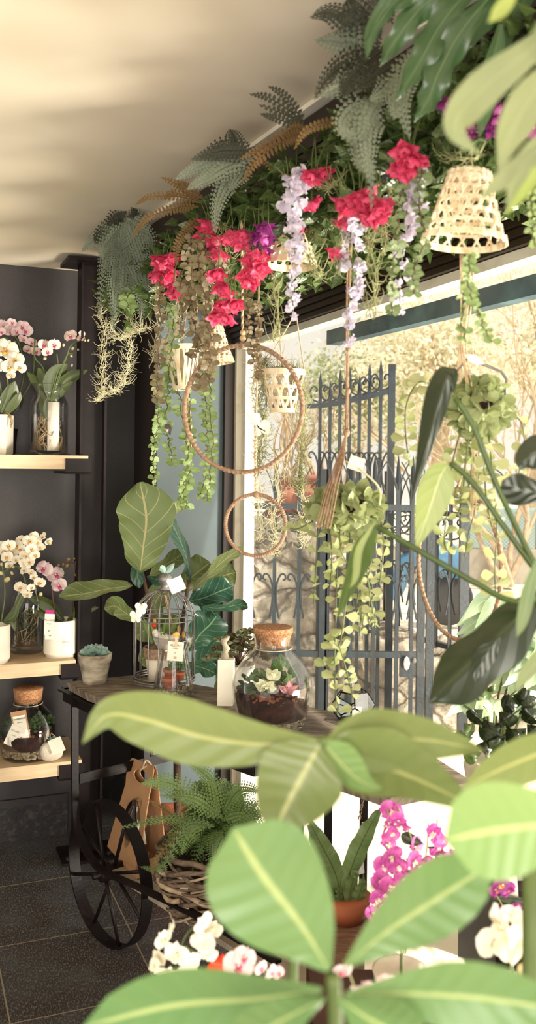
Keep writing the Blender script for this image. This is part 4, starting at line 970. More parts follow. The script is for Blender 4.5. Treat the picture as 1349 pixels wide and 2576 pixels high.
# ---- bird cage
c = OT(412, 1713); c.z = TH; r = .108; H = .335
t = thing('bird_cage', 'grey zinc wire bird cage with domed top and round knob on the cart table', 'cage', tuple(c))
for z, rr in ((.004, r * 1.03), (.012, r * 1.03), (.022, r), (.225, r), (.242, r * .99)):
    mb = MB(); tube(mb, [c + V((rr * math.cos(6.283 * k / 48), rr * math.sin(6.283 * k / 48), z)) for k in range(48)], .003 if z < .02 else .0022, 6, True); mb.build('ring', M['zinc'], t)
for k in range(18):
    a = 6.283 * k / 18 + .1; d = V((math.cos(a), math.sin(a), 0)); q = [c + d * r + V((0, 0, .01)), c + d * r + V((0, 0, .22))] + [c + d * r * math.cos(b_) + V((0, 0, .225 + .105 * math.sin(b_))) for b_ in (.25, .5, .75, 1.0, 1.25, 1.5)]
    mb = MB(); tube(mb, [q[0], q[0].lerp(q[1], .5), q[1]] + q[2:], .0021, 6); mb.build('bar', M['zinc'], t)
mb = MB(); lathe(mb, c + V((0, 0, .325)), [(.020, 0), (.022, .006), (.012, .012), (.016, .022), (.025, .036), (.026, .046), (.018, .058), (.008, .062), (.001, .063)], 28); mb.build('knob', M['zinc'], t)
for k in range(3):
    mb = MB(); a = k * 2.1; q = c + V((0, 0, .385)); d = V((math.cos(a), math.sin(a) * .5, 0)); blade(mb, [q, q + d * .02 + V((0, 0, .022)), q + d * .034 + V((0, 0, .026 if k else .04))], .012, 'ovate', 6, 2, .4); mb.build('knob_leaf', M['succulent'], t)
tagcard(t, 'tag', P(437, 1455, 3.10), .052, .048, (1, 0, 0), -.42)
for (px, py) in ((355, 1532), (342, 1553)):
    for s_ in (-1, 1):
        mb = MB(); q = P(px, py, 3.11); blade(mb, [q, q + V((s_ * .010, 0, .010)), q + V((s_ * .012, 0, .022))], .011, 'round', 6, 2, .2, 0, .1); blade(mb, [q, q + V((s_ * .008, 0, -.008)), q + V((s_ * .006, 0, -.018))], .009, 'round', 6, 2, .2, 0, .1); mb.build('butterfly_wing', M['butterfly'], t)
mb = MB(); q = c + V((.0, 0, .31)); 
for s_ in (0, .6, 1.2): tube(mb, [q + V((.003 * math.sin(k * 1.1 + s_ * 3) + .0016 * k, .003 * math.cos(k * 1.1 + s_ * 3), -.0065 * k)) for k in range(26)], .0035, 5)
mb.build('hanging_rope', M['rope'], t)
# pot, hen and daffodils inside the cage
pc = c + V((-.015, .0, .004))
t = thing('flower_pot', 'whitewashed pot with a rope wound rim inside the bird cage', 'pot', tuple(pc))
mb = MB(); lathe(mb, pc, [(.040, 0), (.041, .003), (.052, .085), (.050, .086), (.001, .08)], 40); mb.build('pot', M['stone_white'], t)
for k in range(5):
    mb = MB(); rr = .053 + .001 * k; tube(mb, [pc + V((rr * math.cos(6.283 * j / 36), rr * math.sin(6.283 * j / 36), .085 + .0075 * k + .001 * math.sin(j))) for j in range(36)], .0045, 6, True); mb.build('rope_turn', M['rope'], t)
mb = MB(); lathe(mb, pc + V((0, 0, .08)), [(.05, .0), (.05, .036), (.03, .05), (.001, .055)], 24); mb.build('moss', M['twig'], t)
t = thing('daffodils', 'young daffodil shoots with yellow buds growing inside the bird cage', 'daffodils', tuple(pc + V((0, 0, .12))))
for k in range(26):
    a = rnd.uniform(0, 6.28); q = pc + V((math.cos(a) * .025, math.sin(a) * .025, .12)); d = V((math.cos(a) * .3, math.sin(a) * .3, 1)); l = rnd.uniform(.07, .12); mb = MB()
    blade(mb, [q, q + d * l * .5, q + d * l + V((math.cos(a) * .012, 0, -.006))], .0055, 'strap', 8, 1, .3); mb.build('leaf', M['daffodil'], t)
for x, y in ((389, 1563), (462, 1596), (450, 1582)):
    q = P(x, y, pc.y - .02); mb = MB(); tube(mb, spline([pc + V((0, 0, .12)), (pc + q) / 2 + V((0, 0, .06)), q], 8), .0018, 5); mb.build('stem', M['daffodil'], t); mb = MB(); blob(mb, q, .008, 0, 10, (.8, .8, 1.7)); mb.build('flower_bud', M['lip_yellow'], t)
hc = pc + V((.02, -.035, .16))
t = thing('ceramic_hen', 'cream ceramic hen with a red comb sitting on the pot in the cage', 'ornament', tuple(hc - V((0, 0, .03))))
mb = MB(); tube(mb, spline([hc + V((-.036, 0, .028)), hc + V((-.03, 0, .008)), hc + V((-.012, 0, -.012)), hc + V((.015, 0, -.016)), hc + V((.04, 0, .0)), hc + V((.054, 0, .026))], 20), [.007, .010, .011, .012, .013, .015, .018, .022, .026, .029, .030, .030, .028, .026, .023, .019, .015, .011, .008, .005, .002], 16); mb.build('body', M['hen'], t)
mb = MB(); blob(mb, hc + V((-.038, 0, .040)), .008, 0, 8, (1.2, .4, .9)); blob(mb, hc + V((-.043, 0, .018)), .004, 0, 8); mb.build('comb', M['hen_red'], t)
# ---- flared glass vase with gravel and mini pots
c = OT(436, 1752); c.z = TH; r = .068; H = .205
t = thing('glass_vase', 'waisted clear glass vase with gravel and a tiny terracotta pot inside', 'vase', tuple(c))
jar(t, c, r, H, [(.001, .004), (r * 1.0, .004), (r * 1.04, .012), (r * .95, .05), (r * .82, .10), (r * .70, .14), (r * .72, .155), (r * .95, .185), (r * 1.07, H), (r * 1.04, H + .001), (r * .9, .185), (r * .69, .155), (r * .67, .14), (r * .79, .1), (r * .92, .05), (r * .98, .016), (.001, .012)])
mb = MB(); tube(mb, [c + V((r * 1.055 * math.cos(6.283 * k / 48), r * 1.055 * math.sin(6.283 * k / 48), H)) for k in range(48)], .0022, 6, True); mb.build('rim', M['jar_glass'], t)
scatter_stones(t, c, r * .93, .014, .030, 900, .0042, 'gravel_fine', 'gravel')
for dx, dy, z, s_ in ((-.012, -.02, .032, 1.0), (-.016, .024, .055, .9), (.02, .02, .05, .8)):
    q = c + V((dx, dy, z)); o = thing('mini_pot', ('tiny terracotta pot standing in the gravel at the front of the glass vase', 'tiny terracotta pot at the back of the glass vase', 'tiny terracotta pot half hidden at the right in the glass vase')[int(dy > 0) + int(dx > 0)], 'pot', tuple(q))
    mb = MB(); lathe(mb, q, [(.016 * s_, 0), (.020 * s_, .024 * s_), (.024 * s_, .025 * s_), (.025 * s_, .036 * s_), (.022 * s_, .036 * s_), (.001, .03)], 28); mb.build('pot', M['terracotta'], o)
t = thing('mini_plant', 'small green sprig plant growing in the mini pots of the glass vase', 'plant', tuple(c + V((.0, .0, .08))))
bush(t, c + V((.01, .01, .085)), 90, .04, .013, 'terra_green', 'leaves', 'ovate', 1.2)
o = tagcard(t, 'x', c, .001, .001, (1, 0, 0)); bpy.data.objects.remove(o)
q = c + V((.015, -.073, .198)); t = thing('price_card', 'square cream price card pegged to the rim of the waisted glass vase', 'card', tuple(q))
cardo = tagcard(t, 'card', q, .052, .063, (1, .05, 0), .07, lines=[('ALLARD', .24, .0105, 'ink'), ('FLEURS', .38, .0055, 'ink'), ('fr', .62, .008, 'ink'), ('28', .88, .0105, 'ink')])
mb = MB(); box(mb, q + V((-.004, -.004, -.018)), (.008, 0, 0), (0, .006, 0), (0, 0, .036)); mb.build('peg', M['pine'], t, False)
mb = MB(); blade(mb, [q + V((0, -.003, .016)), q + V((0, -.004, .024)), q + V((.0, -.003, .032))], .012, 'round', 6, 2, .2); mb.build('peg_flower', M['lip_yellow'], t)
# ---- white card holder box and driftwood
c = OT(567, 1776); c.z = TH
t = thing('white_box', 'tall narrow white carton between the glass vase and the big terrarium', 'box', tuple(c))
mb = MB(); box(mb, c + V((-.026, -.0, 0)), (.050, 0, 0), (.004, .04, 0), (0, 0, .148)); mb.build('carton', M['paper'], t, False)
t = thing('driftwood', 'knobbly pale driftwood stick rising from the white carton', 'wood', tuple(c + V((0, 0, .14))))
mb = MB(); q0 = c + V((-.0, .02, .13)); tube(mb, [q0 + V((.004 * math.sin(k * 1.3) - .0006 * k + (.008 if k > 9 else 0), .002 * math.cos(k), .0085 * k)) for k in range(12)], [.014 + .003 * math.sin(k * 2.3) - .0006 * k for k in range(12)], 9); mb.build('stick', M['birch'], t)
# ---- trailing plant behind
c = OT(598, 1735); c.z = TH
t = thing('trailing_plant', 'bushy olive and bronze leaved trailing plant behind the big terrarium', 'plant', tuple(c))
mb = MB(); lathe(mb, c, [(.045, 0), (.06, .09), (.055, .09), (.001, .085)], 28); mb.build('pot', M['white_pot'], t)
st = MB()
for k in range(30):
    a = rnd.uniform(0, 6.28); e = rnd.uniform(.2, 1.3); l = rnd.uniform(.07, .15); d = V((math.cos(a) * math.cos(e), math.sin(a) * math.cos(e), math.sin(e))); q0 = c + V((0, 0, .085)); q1 = q0 + d * l * .7 + V((0, 0, .02)); q2 = q0 + d * l + V((0, 0, .0)); tube(st, spline([q0, q1, q2], 6), .0016, 4)
    mb = MB(); sp = spline([q0, q1, q2], 7)
    for j in range(3, 8):
        for s_ in range(3): b_ = ball_dir(); b_.z = abs(b_.z) * .5; blade(mb, [sp[j], sp[j] + b_ * .014, sp[j] + b_ * .030 + V((0, 0, -.003))], .0068, 'lance', 5, 1, .25)
    mb.build('sprig', M['trade'], t)
st.build('stems', M['stem_brown'], t)
# ---- big terrarium
c = OT(684, 1829); c.z = TH; r = .120
t = thing('corked_terrarium', 'big corked glass terrarium with white flowering plants on the cart table', 'terrarium', tuple(c))
jar(t, c, r, .29, [(.001, .004), (r * .76, .004), (r * .82, .015), (r * .90, .05), (r * .98, .10), (r, .13), (r * .93, .165), (r * .74, .20), (r * .50, .228), (r * .45, .24), (r * .47, .27), (r * .50, .285), (r * .47, .285), (r * .44, .27), (r * .42, .24), (r * .48, .226), (r * .72, .197), (r * .91, .163), (r * .98, .13), (r * .96, .10), (r * .88, .05), (r * .8, .017), (.001, .009)], 72)
mb = MB(); lathe(mb, c, [(r * .40, .245), (r * .45, .275), (r * .49, .283), (r * .50, .298), (r * .48, .300), (.001, .300)], 44); mb.build('cork', M['cork'], t)
mb = MB(); tube(mb, [c + V((r * .47 * math.cos(k * .3), r * .47 * math.sin(k * .3), .237)) for k in range(21)], .0015, 5, True); mb.build('string', M['rope_pale'], t)
scatter_stones(t, c, r * .78, .012, .038, 420, .0075, 'gravel', 'gravel'); mb = MB(); lathe(mb, c, [(r * .80, .034), (r * .87, .06), (r * .92, .095), (r * .8, .105), (.001, .110)], 40); mb.build('soil', M['soil'], t)
scatter_stones(t, c, r * .90, .092, .112, 260, .0085, 'clay_ball', 'clay_balls')
bush(t, c + V((-.045, -.01, .115)), 60, .05, .024, 'terra_green', 'dark_plant'); rosette(t, c + V((-.02, -.045, .118)), 20, .05, .014, 'fitt', 'cream_plant', .5, 'ovate'); rosette(t, c + V((-.0, -.04, .15)), 12, .04, .013, 'fitt', 'cream_plant', .7, 'ovate')
rosette(t, c + V((.045, -.04, .11)), 22, .045, .009, 'terra_pink', 'pink_plant', .7); bush(t, c + V((.04, .02, .125)), 14, .045, .055, 'terra_green', 'upright_plant')
text('lettering', 'RECYCLED', .009, M['ink_dark'], t, c + V((-.045, -.095, .192)), (1, -.45, 0), (0, 0, 1), .002)
# ---- geometric terrarium
c = OT(888, 1812); c.z = TH
t = thing('geometric_terrarium', 'faceted black edged glass terrarium at the far right of the cart table', 'terrarium', tuple(c))
def ring5(rr, z, o): return [c + V((rr * math.cos(o + 1.2566 * k), rr * math.sin(o + 1.2566 * k), z)) for k in range(5)]
a0, a1, a2, a3 = ring5(.045, .002, .3), ring5(.070, .030, .3), ring5(.070, .055, .93), ring5(.045, .090, .93)
mb = MB()
for k in range(5):
    for p, q in ((a0[k], a0[(k + 1) % 5]), (a0[k], a1[k]), (a1[k], a2[k]), (a2[k], a1[(k + 1) % 5]), (a2[k], a3[k]), (a3[k], a3[(k + 1) % 5])): tube(mb, [p, q], .0024, 5)
mb.build('frame', M['steel_black'], t); mb = MB()
for k in range(5): mb.add([a0[k], a0[(k + 1) % 5], a1[(k + 1) % 5], a2[k], a1[k]], [(0, 1, 2, 3, 4)]); mb.add([a3[k], a3[k - 4], a2[(k + 1) % 5], a1[(k + 1) % 5], a2[k]], [(0, 1, 2, 3, 4)])
mb.build('glass', M['pane_glass'], t, False); tagcard(t, 'tag', c + V((.006, -.068, .060)), .028, .042, (1, .1, 0), .05)

# ================================================================== fiddle leaf fig
t = thing('fiddle_leaf_fig', 'tall fiddle leaf fig with huge veined leaves standing behind the cart table', 'tree', (-.37, 3.62, 0))
mb = MB(); lathe(mb, (-.37, 3.68, 0), [(.10, 0), (.13, .24), (.12, .24), (.001, .22)], 32); mb.build('pot', M['terracotta'], t)
ZF = 3.66
tr = spline([P(447, 2120, ZF), P(446, 1900, ZF), P(445, 1760, ZF), P(452, 1620, ZF), P(466, 1520, ZF), P(476, 1460, ZF)], 26); mb = MB(); tube(mb, tr, [.016] * 10 + [.012] * 9 + [.008] * 8, 9); mb.build('trunk', M['trunk'], t)
mb = MB(); tube(mb, spline([P(446, 1790, ZF), P(400, 1640, ZF), P(378, 1530, ZF), P(360, 1450, ZF), P(352, 1415, ZF)], 20), [.011] * 12 + [.007] * 9, 8); mb.build('branch', M['trunk'], t)
def figleaf(pts, w_, mm, Z, roll=0, wl=1, wr=1, wave=.10, kind='fiddle', fold=.12, wob=.05, dz=()):
    mb = MB(); q = [P(x, y, Z + (dz[i] if i < len(dz) else 0)) for i, (x, y) in enumerate(pts)]; blade(mb, q, w_ / F * Z, kind, 22, 5, fold, roll, wave, 2.3, None, 0, wl, wr, .1, wob, rnd.uniform(0, 6)); o = mb.build('leaf', M[mm], t); return o
for a in [([(353, 1442), (360, 1380), (368, 1300), (352, 1213)], 73, 'fig_under', 3.50), ([(478, 1462), (470, 1405), (442, 1335), (414, 1294)], 30, 'fig_top', 3.56, 1.05), ([(336, 1474), (280, 1480), (210, 1494), (149, 1500)], 34, 'fig_under', 3.40, .25, 1, .45),
          ([(350, 1560), (320, 1545), (290, 1525), (262, 1530)], 26, 'fig_under', 3.6, .3), ([(483, 1488), (520, 1450), (570, 1405), (612, 1376)], 34, 'fig_under', 3.55, 1.1), ([(500, 1480), (530, 1462), (570, 1446), (594, 1440)], 36, 'fig_under', 3.62, .2),
          ([(474, 1512), (510, 1505), (560, 1485), (585, 1475)], 42, 'fig_top', 3.5, .5, .9, 1), ([(505, 1525), (550, 1530), (600, 1522), (624, 1528)], 22, 'fig_top', 3.45, .9), ([(478, 1640), (500, 1600), (530, 1570), (548, 1545)], 50, 'fig_top', 3.58, .3), ([(495, 1512), (525, 1530), (545, 1550)], 26, 'fig_top', 3.5, .7),
          ([(375, 1448), (410, 1425), (450, 1400), (466, 1386)], 26, 'fig_under', 3.6, .5), ([(458, 1490), (480, 1455), (510, 1430), (528, 1415)], 42, 'fig_under', 3.68, .2), ([(465, 1670), (510, 1680), (545, 1695)], 24, 'fig_top', 3.5, .6), ([(545, 1690), (552, 1715), (545, 1745)], 12, 'fig_under', 3.5, .4),
          ([(400, 1560), (370, 1580), (340, 1605)], 28, 'fig_under', 3.65, .2), ([(420, 1640), (380, 1650), (348, 1660)], 26, 'fig_under', 3.62, .3), ([(360, 1440), (345, 1430), (350, 1480)], 18, 'fig_top', 3.62, .3), ([(370, 1450), (400, 1458), (425, 1440)], 22, 'fig_top', 3.64, .5), ([(480, 1700), (520, 1650), (560, 1640), (590, 1650)], 40, 'fig_top', 3.62, .3), ([(405, 1560), (390, 1530), (400, 1500), (430, 1480)], 34, 'fig_under', 3.66), ([(432, 1300), (450, 1272), (470, 1275)], 16, 'mon_pale', 3.62, .5), ([(460, 1560), (420, 1570), (395, 1590)], 30, 'fig_under', 3.7), ([(490, 1620), (450, 1610), (420, 1600)], 34, 'fig_top', 3.72)]:
    figleaf(*a)

# ================================================================== bird's nest fern, orchids and crate at the lower right
c = P(870, 2335, 2.3); 
cz = P(880, 2330, 2.3)
t = thing('wooden_crate', 'brown wooden stand beneath the nest fern, its top board overhanging', 'stand', (cz.x, cz.y, 0))
mb = MB(); q = [P(800, 2325, 2.45), P(930, 2292, 2.55), P(1010, 2400, 1.75), P(900, 2490, 1.75)]; zt = P(870, 2320, 2.4).z; qq = [PH(x, y, zt) for x, y in ((760, 2325), (930, 2294), (905, 2420), (800, 2385))]
lo = [p + V((0, 0, -.03)) for p in qq]; mb.add(qq + lo, [(3, 2, 1, 0), (4, 5, 6, 7)] + [(i, (i + 1) % 4, 4 + (i + 1) % 4, 4 + i) for i in range(4)], [(p.x * 3, p.y * 3) for p in qq] * 2); mb.build('top_board', M['brownwood'], t, False)
mb = MB(); ctr = sum(qq, V()) / 4; q2 = [ctr + (p - ctr) * .86 for p in qq]; up4 = [V((p.x, p.y, zt - .032)) for p in q2]; lo4 = [V((p.x, p.y, .0)) for p in q2]
mb.add(up4 + lo4, [(i, (i + 1) % 4, 4 + (i + 1) % 4, 4 + i) for i in range(4)]); mb.build('side_boards', mat('crate_dark', '4a2a1c', '3a2016', 8, .6), t, False)
t = thing('nest_fern', 'birds nest fern with upright wavy strap leaves on the brown stand', 'fern', tuple(P(868, 2310, 2.42)))
for pts, w_, rl in (([(872, 2310), (880, 2200), (925, 2090), (968, 2020)], 24, .2), ([(868, 2310), (845, 2200), (800, 2110), (775, 2055)], 26, .1), ([(860, 2312), (830, 2220), (770, 2140), (715, 2078)], 20, .7), ([(876, 2310), (880, 2250), (892, 2200), (880, 2210)], 16, .5), ([(862, 2312), (856, 2260), (848, 2230)], 14, .6), ([(866, 2315), (840, 2290), (820, 2230)], 22, .2), ([(880, 2312), (905, 2250), (915, 2200)], 18, .4), ([(858, 2315), (800, 2290), (760, 2240)], 20, .3)):
    mb = MB(); blade(mb, [P(x, y, 2.42 - .02 * i) for i, (x, y) in enumerate(pts)], w_ / F * 2.4, 'lance', 22, 3, .25, rl, .28, 6); mb.build('leaf', M['nest_fern'], t)
mb = MB(); q = P(868, 2312, 2.42); lathe(mb, V((q.x, q.y, zt)), [(.05, 0), (.07, .06), (.001, .05)], 24); mb.build('pot', M['terracotta'], t)
q = P(917, 1990, 2.64); t = thing('barcode_tag', 'small round cornered barcode tag hanging on twine at the table leg', 'tag', tuple(q))
mb = MB(); 
for s_ in (0, 3.14): tube(mb, [q + V((.003 * math.sin(k * .9 + s_) - .0008 * k, .003 * math.cos(k * .9 + s_), -.0048 * k)) for k in range(18)], .0016, 5)
mb.build('twine', M['rope'], t); q1 = P(920, 2068, 2.63); tagcard(t, 'tag', q1, .022, .044, (1, .1, 0), 0)
mb = MB()
for k in range(9): box(mb, q1 + V((-.007 + .0016 * k, -.0035, -.038)), (.0008 if k % 3 else .0012, 0, 0), (0, .0006, 0), (0, 0, .009))
mb.build('barcode', M['ink_dark'], t, False)
# terracotta pot glimpsed between the legs
q = P(705, 2140, 2.75); t = thing('flower_pot', 'terracotta pot behind the table leg, seen between the big foreground leaves', 'pot', (q.x, q.y, DZ))
mb = MB(); lathe(mb, (q.x, q.y, DZ), [(.08, 0), (.10, .14), (.112, .142), (.115, .19), (.105, .19), (.001, .17)], 36); mb.build('pot', M['terracotta_out'], t)
t = thing('plant_bench', 'dark brown bench under the orchids at the lower right', 'bench', (.62, 1.4, 0))
mb = MB(); box(mb, (.10, .85, .555), (1.1, 0, 0), (0, 1.1, 0), (0, 0, .025)); mb.build('bench_top', M['crate_dark'], t, False)
mb = MB(); box(mb, (.13, 1.90, 0), (1.04, 0, 0), (0, .02, 0), (0, 0, .555)); box(mb, (.13, .88, 0), (.02, 0, 0), (0, 1.02, 0), (0, 0, .555)); mb.build('bench_side', M['crate_dark'], t, False)
t = thing('plant_stand', 'low dark stand below the white foreground orchids', 'stand', (-.15, 1.38, 0))
mb = MB(); box(mb, (-.36, 1.2, .56), (.42, 0, 0), (0, .34, 0), (0, 0, .02)); mb.build('stand_top', M['crate_dark'], t, False)
for lx in (-.34, .02):
    for ly in (1.22, 1.5): mb = MB(); box(mb, (lx, ly, 0), (.02, 0, 0), (0, .02, 0), (0, 0, .56)); mb.build('leg', M['crate_dark'], t, False)
t = thing('dark_cabinet', 'nearly black cabinet standing behind the purple orchid at the right edge', 'cabinet', (1.0, 2.25, 0))
mb = MB(); x0 = P(1235, 2200, 2.15).x; box(mb, (x0, 2.1, 0), (.7, 0, 0), (0, .4, 0), (0, 0, .68)); mb.build('body', M['steel_black'], t, False)
def flower_spray(name, label, cat, stems, fl, Z, me, root_px, pot=None, stem='moss_green', buds=(), lm='orchid_dark', leaves=(), jit=1.0, bm=BW, sr=.003):
    t = thing(name, label, cat, tuple(P(*root_px, Z)))
    orchid(t, None, stems, fl, leaves, buds, me, bm, lm, Z, 1.0, jit, stem)
    q = P(*root_px, Z); zb = .58; mb = MB(); lathe(mb, (q.x, q.y, zb), [(.038, 0), (.052, .10), (.055, .11), (.05, .11), (.001, .10)], 28); mb.build('pot', M['stone_white'], t)
    mb = MB(); tube(mb, [V((q.x, q.y, zb + .1)), q], .003, 6); mb.build('stem', M['stem_green'], t); return t
r_ = random.Random(5)
mg = [(985, 2045, 52), (1008, 2075, 44), (975, 2078, 40), (975, 2125, 46), (990, 2160, 50), (965, 2175, 50), (1000, 2190, 46), (960, 2215, 46), (985, 2235, 50), (1020, 2200, 40), (950, 2260, 44), (1000, 2265, 44), (935, 2300, 36), (1045, 2130, 46), (1040, 2165, 46), (1070, 2180, 46), (1095, 2100, 44), (1110, 2145, 48), (1140, 2165, 50), (1085, 2205, 44), (1120, 2190, 44), (1150, 2185, 40), (1062, 2225, 40), (1025, 2235, 40), (970, 2245, 40), (1100, 2130, 36)]
t = flower_spray('orchid', 'magenta and white dendrobium orchid with crowded flowers behind the foreground leaves', 'orchid', [[(1010, 2400), (1000, 2250), (990, 2130), (975, 2035)], [(1020, 2400), (1050, 2250), (1100, 2150), (1100, 2060)], [(1015, 2400), (1030, 2260), (1150, 2180)], [(1020, 2390), (1040, 2160), (1025, 2080), (1000, 2030)], [(1045, 2220), (1072, 2150), (1078, 2070)]], [(a, b, c_ * 1.3) for a, b, c_ in mg] + [(a + 14, b + 18, c_) for a, b, c_ in mg[::2]], 1.75, OM, (1010, 2400), leaves=[([(1120, 2260), (1060, 2180), (1020, 2160)], 12), ([(1080, 2200), (1110, 2150), (1075, 2130)], 12), ([(1010, 2100), (1030, 2110), (1065, 2122)], 15)])
t = flower_spray('orchid', 'purple orchid stem with a pale label at the dark right edge', 'orchid', [[(1290, 2400), (1260, 2270), (1200, 2220), (1150, 2190)]], [(1262, 2225, 50), (1280, 2240, 44), (1275, 2300, 46), (1250, 2240, 40), (1300, 2290, 40)], 1.7, OPU, (1290, 2400), leaves=[([(1240, 2262), (1290, 2270), (1335, 2275)], 16)], buds=[(1190, 2195, 16), (1200, 2222, 18), (1215, 2230, 14)])
tagcard(t, 'label', P(1288, 2195, 1.72), .018, .058, (1, 0, 0), -.08)
WHT = [(1270, 2330, 110), (1300, 2380, 100), (1240, 2370, 100), (1290, 2300, 70), (1320, 2340, 70), (1220, 2390, 44)]
flower_spray('orchid', 'big blurred white orchid blooms at the right edge of the picture', 'orchid', [[(1300, 2620), (1290, 2480), (1280, 2350)]], WHT, 1.15, OWW, (1300, 2600), buds=[(1316, 2440, 40)], leaves=[([(1230, 2440), (1270, 2470), (1330, 2500)], 20)])
flower_spray('orchid', 'blurred cream white orchid blooms right of the leaf whorl centre', 'orchid', [[(1130, 2620), (1140, 2500), (1120, 2430)]], [(1110, 2440, 90), (1150, 2450, 80), (1085, 2450, 70), (1180, 2465, 60)], 1.1, OWW, (1130, 2600), buds=[(1195, 2440, 28)])
fgw = [(422, 2345, 66), (407, 2365, 50), (448, 2400, 78), (480, 2430, 70), (402, 2410, 50), (415, 2440, 60), (430, 2465, 56), (510, 2320, 56), (532, 2335, 60), (515, 2375, 56), (500, 2365, 44), (470, 2450, 60), (390, 2430, 44), (525, 2400, 50)]
flower_spray('orchid', 'white orchid spray in the foreground in front of the dark tiled floor', 'orchid', [[(560, 2640), (480, 2480), (455, 2400), (470, 2350), (500, 2325)], [(470, 2440), (440, 2400), (415, 2360)], [(465, 2380), (490, 2395), (515, 2390)]], fgw, 1.35, OWW, (560, 2620), stem='stem_green')
flower_spray('orchid', 'pink orchid blooms between the two lower foreground leaves', 'orchid', [[(640, 2640), (620, 2500), (600, 2420)]], [(600, 2430, 80), (615, 2410, 60), (655, 2435, 40), (680, 2445, 40), (700, 2448, 34), (580, 2440, 50)], 1.25, OP, (640, 2620))
flower_spray('orchid', 'pale pink orchid blooms at the heart of the lower leaf whorl', 'orchid', [[(900, 2640), (900, 2520), (880, 2450)]], [(860, 2440, 60), (935, 2490, 70), (970, 2480, 60), (990, 2470, 50), (915, 2540, 60), (905, 2495, 50), (1010, 2485, 40)], 1.0, OP, (900, 2620))
q = P(560, 2425, 1.35); t = thing('anthurium_flower', 'shiny orange red bloom beside the pink orchid in the foreground', 'flower', tuple(q))
mb = MB(); blade(mb, [P(552, 2460, 1.35), P(556, 2430, 1.33), P(562, 2398, 1.35)], .019, 'heart', 10, 3, .4, .3); mb.build('spathe', M['anth_red'], t); mb = MB(); tube(mb, [P(572, 2445, 1.33), P(572, 2400, 1.33)], .003, 6); mb.build('spadix', M['lip_yellow'], t); mb = MB(); tube(mb, [P(552, 2455, 1.35), P(560, 2600, 1.35)], .0025, 6); mb.build('stem', M['stem_green'], t)
# dark pothos by the window at the right
q = P(1290, 2050, 2.2); t = thing('dark_leaf_plant', 'dark glossy round leaved plant in front of the window at the right', 'plant', tuple(q))
for x, y, w_, a in ((1165, 1855, 26, 0), (1200, 1800, 30, 1), (1235, 1830, 34, .4), (1270, 1810, 36, 2), (1290, 1770, 30, .3), (1320, 1760, 36, 2.6), (1340, 1800, 34, 1), (1255, 1860, 40, 1.8), (1300, 1850, 40, .9), (1180, 1830, 24, 2.2), (1225, 1880, 30, 2.9), (1330, 1750, 30, .1), (1285, 1885, 26, 1.3), (1215, 1740, 22, 3), (1240, 1735, 16, 3.1), (1340, 1840, 34, 2), (1190, 1900, 26, .5), (1250, 1900, 26, 2.4)):
    d = V((math.cos(a), 0, math.sin(a) * .6)) * w_; mb = MB(); blade(mb, [P(x - d.x, y + d.z, 2.2), P(x, y, 2.18), P(x + d.x, y - d.z, 2.21)], w_ * .8 / F * 2.2, 'heart', 10, 3, .25, rnd.uniform(-.5, .5)); mb.build('leaf', M['mon_dark' if w_ > 27 else 'mon_green'], t)
mb = MB()
for x, y in ((1200, 1810), (1270, 1820), (1320, 1770), (1290, 1880), (1230, 1890)): tube(mb, spline([P(x, y, 2.2), P(1270, 1930, 2.2), P(1290, 2060, 2.2)], 8), .003, 5)
mb.build('stems', M['stem_green'], t)
q = P(1290, 2060, 2.2); mb = MB(); lathe(mb, (q.x, q.y, .681), [(.05, 0), (.065, .11), (.068, .12), (.06, .12), (.001, .11)], 28); mb.build('pot', M['stone_white'], t)
# ================================================================== the hanging garden under the ceiling rail
def GZ_(px, off=0):
    k = (px - CX) / F; u = max(-.1, min(1.1, (px - 240) / 880)); c_ = .72 + .18 * u
    return (c_ + off) / (.371 + .929 * k)
def G(px, py, off=0): return P(px, py, GZ_(px, off))
leafm = MB(); p0 = V((0, 0, 0)); 
def small_leaf(mb, p, d, l, w_, nrm=None):
    s_ = d.cross(nrm or ball_dir()); s_ = s_.normalized() if s_.length > 1e-4 else V((1, 0, 0)); n_ = s_.cross(d)
    a, b_, c_, e_ = p, p + d * l * .45 + s_ * w_ + n_ * w_ * .35, p + d * l - n_ * l * .12, p + d * l * .45 - s_ * w_ + n_ * w_ * .35; m_ = p + d * l * .5
    mb.add([a, b_, c_, e_, m_], [(0, 1, 4), (1, 2, 4), (2, 3, 4), (3, 0, 4)], [(.5, 0), (1, .5), (.5, 1), (0, .5), (.5, .5)])
segs = [(.08, .26), (.26, .42), (.42, .56), (.56, .70), (.70, .84), (.84, 1.0), (1.0, 1.18)]
where = ['at the far end by the column', 'above the big hoop', 'above the lilac blossom strand', 'behind the far basket lampshade', 'above the thick rope', 'over the near lampshade', 'nearest, behind the strap leaves']
